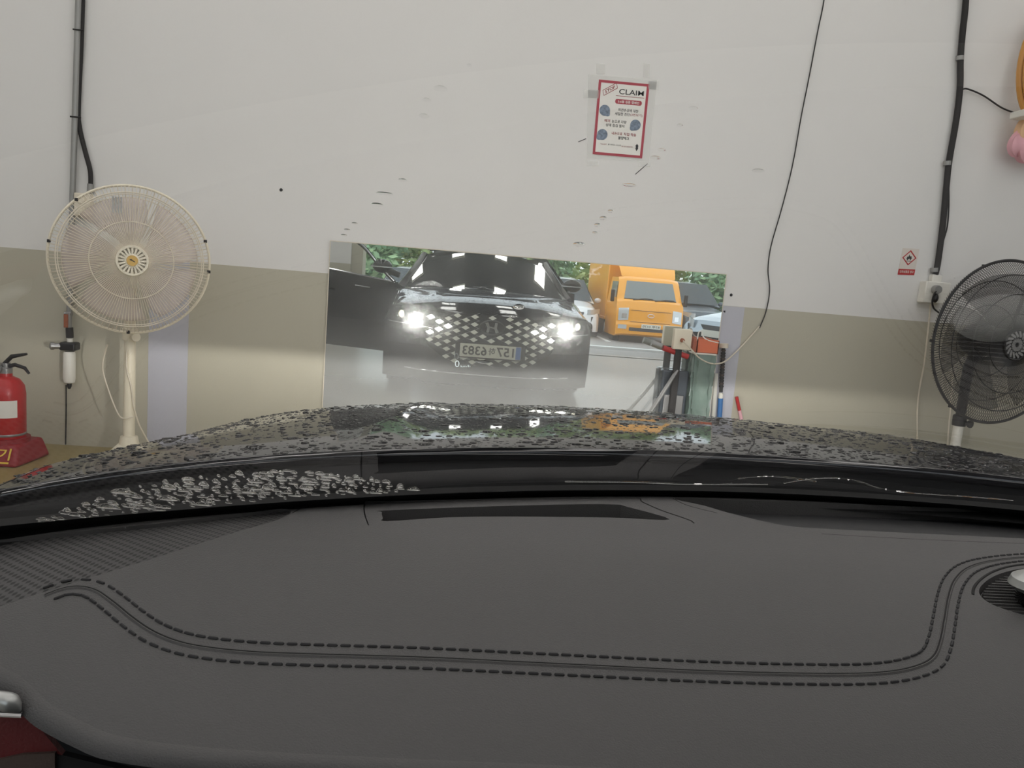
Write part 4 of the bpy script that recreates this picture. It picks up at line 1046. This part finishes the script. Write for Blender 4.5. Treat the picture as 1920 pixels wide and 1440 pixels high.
# dark air slot along the tray, with a lip
dl = dpoly(((1390,974),(1560,981),(1760,990),(1920,997),(2150,1009),(2150,1022),(1920,1007),(1700,996),(1560,989),(1470,983)),3)
patch('defroster_slot', dl, [], 'black_matte', DASH, zo=-.0125, skirt=0, step=.03)
strip('slot_lip', ((1400,974),(1560,980.5),(1760,989),(1920,995.5),(2150,1007)), .0014, 'dash_panel', -.011, 0)
strip('slot_rib', ((1560,985.5),(1760,994),(1920,1001),(2150,1014)), .0009, 'dash_panel', -.011, 0)
for pts in (((543,955),(560,962),(575,945)), ((1190,932),(1236,955),(1330,990))):
    pass
strip('panel_seam', ((548,962),(562,954),(575,946)), .0007, 'black_matte', -.0004, 0)
strip('panel_seam', ((1262,935),(1290,948),(1345,962)), .0007, 'black_matte', -.0004, 0)
strip('panel_seam', ((1540,1001),(1700,1010),(1860,1017),(1960,1020)), .0006, 'thread', -.0004, 0)
# stitched seam
seam = ((84,1117),(120,1104),(150,1101),(180,1108),(212,1130),(250,1162),(290,1190),(340,1211),(400,1223),(480,1231),(580,1235),(700,1238),(820,1242),(960,1249),(1120,1257),(1300,1266),(1450,1270.5),(1580,1271.5),(1660,1267),(1715,1255),(1748,1236),(1762,1205),(1770,1165),(1778,1120),(1790,1088),(1815,1065),(1860,1052),(1930,1045),(2010,1046))
sp = [q.to_2d() for q in catmull([Vector((*dash_hit(*p),0)) for p in seam], 10)]
def lift(p, dz=0.0): return Vector((p.x, p.y, zd(p.x,p.y)+dz))
MB().tube([lift(p,.0002) for p in sp], .0009, 5).build('seam_groove', 'black_matte', DASH)
MB().tube([lift(p,-.0012) for p in sp], .0022, 6).build('seam_welt', 'dash_panel', DASH)
st = MB(); L_ = .0032
st.tube([(-L_,0,0),(-L_*.8,0,.0003),(L_*.8,0,.0003),(L_,0,0)], [.0005,.0010,.0010,.0005], 6)
stm = st.mesh('stitch', 'thread')
acc = 0.0; ds = .0082
cum = [0.0]
for a, b in zip(sp, sp[1:]): cum.append(cum[-1]+(b-a).length)
for off in (.0072, -.0072):
    s = ds*(.5 if off > 0 else .8)
    i = 0
    while s < cum[-1]:
        while cum[i+1] < s: i += 1
        f = (s-cum[i])/(cum[i+1]-cum[i]); p = sp[i].lerp(sp[i+1], f); t_ = (sp[min(i+2,len(sp)-1)]-sp[max(0,i-1)]).normalized()
        q = p+Vector((-t_.y,t_.x))*off
        o = link('stitch', stm, DASH); z0 = zd(q.x,q.y); z1 = zd(q.x+t_.x*.01, q.y+t_.y*.01)
        o.location = (q.x, q.y, z0-.0001); o.rotation_euler = (0, -math.atan2(z1-z0,.01), math.atan2(t_.y,t_.x))
        s += ds
# round speaker with slats, at the right
spk = patch('round_speaker', shrink(SPK,.0012), [], 'dash_dark', CAR, zo=-.006, skirt=.006, step=.03)
ys = [p.y for p in SPK]; y = min(ys)+.004
sin_ = shrink(SPK,.003)
while y < max(ys)-.002:
    xs = []
    for a, b in zip(sin_, sin_[1:]+sin_[:1]):
        if (a.y > y) != (b.y > y): xs.append(a.x+(b.x-a.x)*(y-a.y)/(b.y-a.y))
    if len(xs) >= 2: MB().hexa([(min(xs),y-.0009,zd(0,y)-.006),(max(xs),y-.0009,zd(0,y)-.006),(max(xs),y+.0009,zd(0,y)-.006),(min(xs),y+.0009,zd(0,y)-.006),(min(xs),y-.0006,zd(0,y)-.0015),(max(xs),y-.0006,zd(0,y)-.0015),(max(xs),y+.0006,zd(0,y)-.0015),(min(xs),y+.0006,zd(0,y)-.0015)]).build('slat', 'dash_panel', spk, smooth=False)
    y += .0042
arc = [q.to_2d() for q in catmull([Vector((*dash_hit(*p),0)) for p in ((1824,1115),(1826,1102),(1838,1087),(1862,1072),(1895,1062),(1935,1058),(1990,1062))],6)]
MB().tube([lift(p,-.0004) for p in arc], .0013, 6).build('speaker_gap', 'black_matte', CAR)
# silver topped gadget on it
gp = dash_hit(1952, 1130); gz = zd(gp.x, gp.y)-.002
t = thing('dash_gadget', 'silver topped black gadget on the round dashboard speaker, cut by the right edge', 'gadget', (gp.x, gp.y, gz))
MB().lathe([(0,0),(.030,0),(.034,.004),(.034,.014),(.0,.014)], 28, (gp.x+.012,gp.y-.004,gz), sy=.6).build('black_body', 'black_gloss', t)
MB().lathe([(.036,.012),(.040,.0155),(.038,.021),(.026,.026),(0,.028)], 32, (gp.x+.012,gp.y-.002,gz), sy=.62).build('silver_top', 'satin_silver', t)
# trim below the pad's left corner
def tp(px, py, y): return at_y(px, py, y)
m = MB(); m.add([tp(-60,1322,.42), tp(60,1340,.42), tp(120,1412,.42), tp(-60,1425,.42)], [(0,1,2,3)])
m.build('burgundy_trim', 'burgundy', CAR, smooth=False)
m = MB(); m.tube([tp(-60,1336,.415), tp(0,1338,.415), tp(42,1340,.415)], .0017, 8); m.build('chrome_trim', 'chrome', CAR)
m = MB(); m.tube(catmull([tp(-60,1312,.414), tp(0,1314,.414), tp(20,1319,.414), tp(38,1334,.414)],4), [.0052]*9+[.0045,.0035,.002,.0008], 16); m.build('silver_trim', 'satin_silver', CAR)
m = MB(); m.add([tp(-60,1424,.418), tp(0,1421,.418), tp(45,1411,.418), tp(106,1408,.418), tp(106,1475,.418), tp(-60,1475,.418)], [(0,1,2,3,4,5)]); m.build('brown_trim', 'brown_trim', CAR, smooth=False)
m = MB(); m.add([tp(104,1408,.42), tp(320,1460,.42), tp(320,1520,.42), tp(104,1520,.42)], [(0,1,2,3)]); m.build('cluster_shroud', 'black_matte', CAR, smooth=False)
for o in CAR.children:
    if o.name.split('.')[0] in ('burgundy_trim', 'brown_trim', 'cluster_shroud'):
        s = o.modifiers.new('thick', 'SOLIDIFY'); s.thickness = .004; s.offset = 0
# ------------------------------------------------------------------ outside, seen in the mirror
GZ = -.46
def dup(root, loc, rotz, label, group):
    r = root.copy(); COL.objects.link(r); r.location = loc; r.rotation_euler = (0,0,rotz); r['label'] = label; r['group'] = group
    for ch in list(root.children):
        c = ch.copy(); COL.objects.link(c); c.parent = r
        for g_ in ch.children:
            d = g_.copy(); COL.objects.link(d); d.parent = c
    return r
# orange box truck, nose towards the bay
tx0 = mir(1157,600,20).x; tx1 = mir(1282,610,20).x; TY = 2*MIRY-20
TW = tx1-tx0; tcx = (tx0+tx1)/2
zg = mir(1165,646,20).z
t = thing('box_truck', 'orange box truck parked outside, seen in the mirror', 'truck', (tcx, TY-2, zg))
hw = TW/2
def cab(i, j):                                      # j down the front: roof -> windshield -> nose
    pr = ((-1.35,1.78),(-.62,1.80),(-.50,1.74),(-.24,1.22),(-.12,1.15),(-.06,.95),(-.03,.62),(0,.55),(0,.30),(-.10,.25))
    k = j*(len(pr)-1); a = int(min(len(pr)-2,k)); f = k-a
    y = pr[a][0]+(pr[a+1][0]-pr[a][0])*f; z = pr[a][1]+(pr[a+1][1]-pr[a][1])*f
    u = 2*i-1; w = hw*(1-.10*clamp((z-1.1)/.7))
    return Vector((tcx+u*w, TY+y-.10*abs(u)**4, zg+z-.04*abs(u)**6))
cb_ = MB().grid(cab, 24, 54)
for sd in (0, 1):
    cb_.grid(lambda i,j: (lambda p: Vector((p.x, p.y+(TY-1.5-p.y)*i, p.z)))(cab(sd, j)), 8, 54)
cbo = cb_.build('cab', 'paint_orange', t, fix=False)
def cf(u, z, o=.006):
    lo, hi = 0.12, 1.0
    for _ in range(30):
        q = (lo+hi)/2
        if cab((u+1)/2, q).z > zg+z: lo = q
        else: hi = q
    p = cab((u+1)/2, lo); return Vector((p.x, p.y+o, p.z))
MB().grid(lambda i,j: cf((2*i-1)*(.80-.04*j), 1.22+.46*j, .012), 16, 8).build('windshield', 'glass_truck', t, fix=False)
MB().tube([cf((2*k/20-1)*.80,1.21,.014) for k in range(21)], .012, 6).build('windshield_seal', 'rubber', t)
for u0 in (-.55, .12):
    MB().tube([cf(u0,1.19,.03), cf(u0+.35,1.24,.03), cf(u0+.62,1.235,.03)], .010, 6).build('wiper', 'black', t)
for sd in (-1, 1):
    hl = MB().grid(lambda i,j: cf(sd*(.66+.29*i), .66+.32*j-.03*i, .012), 8, 8).build('headlamp', 'lens', t, fix=False)
    MB().grid(lambda i,j: cf(sd*(.72+.13*i), .70+.12*j, .018), 4, 4).build('reflector', 'chrome', hl, fix=False)
    MB().grid(lambda i,j: cf(sd*(.70+.24*i), .42+.11*j, .012), 6, 4).build('fog_lamp', 'lens', t, fix=False)
    MB().box(tcx+sd*(hw+.10)-.05, tcx+sd*(hw+.10)+.05, TY-.42, TY-.34, zg+1.10, zg+1.42).build('door_mirror', 'black', t, bevel=.02)
    MB().grid(lambda i,j: Vector((tcx+sd*(hw*(1-.10*clamp((1.22+.42*j-1.1)/.7))+.008), TY-.55+.12*(1-j)-.70*i, zg+1.22+.42*j)), 6, 4).build('door_window', 'glass_truck', t, fix=False)
MB().grid(lambda i,j: cf((2*i-1)*.62, .38+.09*j, .008), 16, 3).build('bumper_slot', 'paint_dark', t, fix=False)
for zz in (.62, .92):
    MB().tube([cf((2*k/20-1)*(.60),zz,.008) for k in range(21)], .006, 5).build('nose_groove', 'brown_trim', t)
pl = cf(.02,.52,.03); po = MB().box(pl.x-.26, pl.x+.26, pl.y-.005, pl.y, pl.z-.055, pl.z+.055).build('number_plate', 'plate_white', t, bevel=.003)
text('lettering', '87루 0170', 'ink', lambda a,b: Vector((pl.x-a, pl.y+.001, pl.z+b)), w=.46, h=.07, parent=po, bold=.01)
e_ = cf(0,.80,.02); MB().tube([e_+Vector((.085*math.cos(2*math.pi*k/24),0,.045*math.sin(2*math.pi*k/24))) for k in range(24)], .008, 6, closed=True).build('emblem', 'chrome', t)
# wind deflector and cargo box
MB().grid(lambda i,j: Vector((tcx+(2*i-1)*hw*(.82+.1*j), TY-.62-.75*j**1.3-.08*abs(2*i-1)**3, zg+1.79+.62*j)), 16, 10).build('wind_deflector', 'paint_orange', t, fix=False)
bw = .90
MB().box(tcx-bw, tcx+bw, TY-4.6, TY-1.62, zg+.62, zg+2.55).build('cargo_box', 'paint_orange', t, bevel=.02)
MB().box(tcx-bw-.012, tcx+bw+.012, TY-4.6, TY-1.60, zg+.55, zg+.63).build('box_sill', 'paint_orange', t, bevel=.01)
MB().box(tcx-.40, tcx+.40, TY-4.5, TY-.4, zg+.36, zg+.54).build('chassis', 'rubber', t)
def wheel(parent, c, r, w, sd, rim='steel'):
    o = MB().lathe([(r*.6,-w/2),(r*.93,-w/2),(r,-w*.35),(r,w*.35),(r*.93,w/2),(r*.6,w/2)], 28, c, (1,0,0)).build('wheel', 'tyre', parent)
    MB().lathe([(0,w*.3),(r*.18,w*.35),(r*.5,w*.18),(r*.62,w*.48),(r*.62,-w*.4),(0,-w*.4)], 20, c, (sd,0,0)).build('rim', rim, o)
for sd in (-1, 1):
    wheel(t, (tcx+sd*(hw-.10), TY-.62, zg+.31), .31, .19, sd); wheel(t, (tcx+sd*(hw-.14), TY-3.2, zg+.27), .27, .30, sd)

# generic car: loft of sections, drawn nose along +y at the origin
def make_car(name, label, loc, rotz, paint, L=4.4, W=1.84, H=1.6, suv=True, group=None):
    t = thing(name, label, 'car', loc, rotz, group=group, world=False)
    hwid = W/2
    zb_ = .98*H/1.6; hood_z = .98 if suv else .88
    # body below the belt line: station profile (y, top z, half width factor)
    st_ = [(0.0,.52,.72),(-.05,.72,.84),(-.22,hood_z-.10,.93),(-.7,hood_z-.02,.98),(-1.15,hood_z+.06,1.0),(-1.6,zb_,1.0),(-2.6,zb_+.01,1.0),(-3.5,zb_+.03,1.0),(-L+.2,zb_+.03,.97),(-L+.03,.85,.92),(-L,.5,.86)]
    def bodyf(i, j):
        k = j*(len(st_)-1); a = int(min(len(st_)-2,k)); f = k-a
        y, zt, wf = [st_[a][q]+(st_[a+1][q]-st_[a][q])*f for q in range(3)]
        th = math.pi*i                                # across, left to right over the top
        sx = math.copysign(abs(math.cos(th))**.45, -math.cos(th)); sz = abs(math.sin(th))**.35
        return Vector((sx*hwid*wf, y, .24+(zt-.24)*sz))
    MB().grid(bodyf, 36, 50).build('body', paint, t, fix=False)
    y0, y1, y2, y3 = -1.10, -1.85, -L+1.0, -L+.25
    def cabf(i, j):
        pr = ((y0,zb_-.02),(y1,H-.02),(y1-.6,H+.02),(y2,H),(y3,zb_)); k = j*4; a = int(min(3,k)); f = k-a
        y, zt = [pr[a][q]+(pr[a+1][q]-pr[a][q])*f for q in range(2)]
        th = math.pi*i; sx = math.copysign(abs(math.cos(th))**.4, -math.cos(th)); sz = abs(math.sin(th))**.3
        z = zb_-.06+(zt-zb_+.06)*sz
        return Vector((sx*hwid*(.93-.2*clamp((z-zb_)/(H-zb_))), y, z))
    MB().grid(cabf, 32, 40).build('roof', paint, t, fix=False)
    def wsf(i, j): y = y0+.05+(y1-y0+.06)*j; return Vector(((2*i-1)*hwid*(.84-.16*j), y+.015, zb_+.0+(H-zb_-.05)*j+.022))
    MB().grid(wsf, 10, 8).build('windshield', 'glass_dark', t, fix=False)
    for sd in (-1, 1):
        MB().grid(lambda i,j: Vector((sd*(hwid*(.93-.2*j)+.008), y0-.12-.55*j+(y3-y0+.35+.55*j-.0*j)*i, zb_+.02+(H-zb_-.13)*j)), 12, 6).build('side_window', 'glass_dark', t, fix=False)
        MB().sphere((sd*(hwid+.09), y0-.28, zb_+.06), .10, 12, 8, sc=(1,.55,.7)).build('door_mirror', paint, t)
        def hlf(i, j): x = .48+.40*i; return Vector((sd*x, -.03-.34*i*i+.03, hood_z-.30+.04*i+.14*j))
        MB().grid(hlf, 8, 4).build('headlamp', 'lens', t, fix=False)
        MB().grid(lambda i,j: Vector((sd*(.60+.20*i), -.02-.14*i+.02, .46+.18*j)), 4, 4).build('fog_lamp', 'black', t, fix=False)
        for yy in (-.85, -L+.85): wheel(t, (sd*(hwid-.09), yy, .34), .34, .22, sd)
        for yy in (-.85, -L+.85):
            MB().tube([(sd*(hwid-.01), yy+.39*math.cos(a), .34+.39*math.sin(a)) for a in [math.pi*k/14 for k in range(15)]], .03, 6).build('wheel_arch', 'black' if suv else paint, t)
    MB().grid(lambda i,j: Vector(((2*i-1)*.40, .015-.06*(2*i-1)**2, hood_z-.36+.13*j)), 10, 3).build('grille', 'black', t, fix=False)
    MB().grid(lambda i,j: Vector(((2*i-1)*.55, .012-.06*(2*i-1)**2, .30+.14*j)), 10, 3).build('lower_intake', 'black', t, fix=False)
    MB().box(-.26,.26,.01,.035,.46,.57).build('number_plate', 'plate_white', t, bevel=.003)
    return t
wx = mir(1119,600,21).x
make_car('parked_suv', 'white compact SUV parked outside left of the orange truck, seen in the mirror', (wx-.84, 2*MIRY-20.6, mir(1100,636,21).z), 0, 'paint_white', 4.4, 1.84, 1.62)
sx_ = mir(757,520,24).x
make_car('parked_sedan', 'pale white car outside behind the open door, seen in the mirror', (sx_, 2*MIRY-24.0, GZ), math.radians(4), 'paint_white', 4.5, 1.82, 1.46, False)
gx = mir(1312,560,22).x
make_car('parked_van', 'grey SUV parked outside to the right of the orange truck, seen in the mirror', (gx+.55, 2*MIRY-22.5, GZ), math.radians(-8), 'paint_dark', 4.6, 1.88, 1.72)
nx = mir(1292,600,12).x
make_car('parked_sedan', 'silver car outside at the mirror right edge, behind the orange tub', (nx+.55, 2*MIRY-12.3, -.12), math.radians(62), 'paint_silver', 4.6, 1.84, 1.48, False)

# parking lines
for k, (a, b_) in enumerate((((1130,640),(1160,652)),)):
    pass
for k, x in enumerate((-2.4, .1, 2.15, 4.38, 6.75, 9.2)):
    ob = MB().box(x-.06, x+.06, -16.2, -11.3, GZ, GZ+.006).build('parking_line', 'line_white', smooth=False)
    tag(ob, 'white parking line on the asphalt, %s counted from the pillar' % ('first','second','third','fourth','fifth','sixth')[k], 'parking line', 'parking lines outside the bay')
ob = MB().box(-6, 14, -6.2, -6.0, -.20, -.14).build('drain_kerb', 'line_white', smooth=False); tag(ob, 'pale kerb strip crossing the ramp outside the bay', 'kerb')

# trees beyond the parking
def tree_mesh(seed, n, R, H, mname):
    r = random.Random(seed); m = MB()
    for _ in range(n):
        k = r.randrange(9); ca = k*2.4; cz = (k % 5)/5; cr = .55*R
        c = Vector((math.cos(ca)*R*.5*(k>0), math.sin(ca)*R*.5*(k>0), H*(.12+.75*cz)))
        d = Vector((r.gauss(0,1), r.gauss(0,1), r.gauss(0,1))).normalized()*(cr*(.55+.5*r.random()))
        p = c+d; s_ = r.uniform(.09,.22)
        a = Vector((r.gauss(0,1), r.gauss(0,1), r.gauss(0,.5))).normalized(); b = a.orthogonal().normalized()
        m.add([p-a*s_, p+b*s_*.5, p+a*s_, p-b*s_*.5], [(0,1,2,3)])
    return m.mesh(mname, 'leaf' if seed % 2 else 'leaf2', False, fix=False)
crowns = [tree_mesh(s, 5200, 2.1, 4.6, 'crown') for s in (1,2,3)]
trunk = MB().tube([(0,0,0),(.05,0,1.2),(0,.05,2.6)], [.16,.12,.07], 8).mesh('trunk', 'bark')
rt = random.Random(5)
ordn = ('first','second','third','fourth','fifth','sixth','seventh','eighth','ninth','tenth','eleventh','twelfth','thirteenth','fourteenth')
for k in range(14):
    x = -13+2.45*k
    t = thing('tree', 'bushy green tree beyond the parked cars, %s from the left' % ordn[k], 'tree', (x, -21.2-5.2*(k % 2), GZ), rt.uniform(0,6), 'trees beyond the parking', world=False)
    c_ = stuff(link('crown', crowns[k % 3], t)); link('trunk', trunk, t)
    s_ = rt.uniform(.9,1.25); c_.scale = (1,1,s_)
for o in bpy.data.objects:
    if '_world' in o: del o['_world']
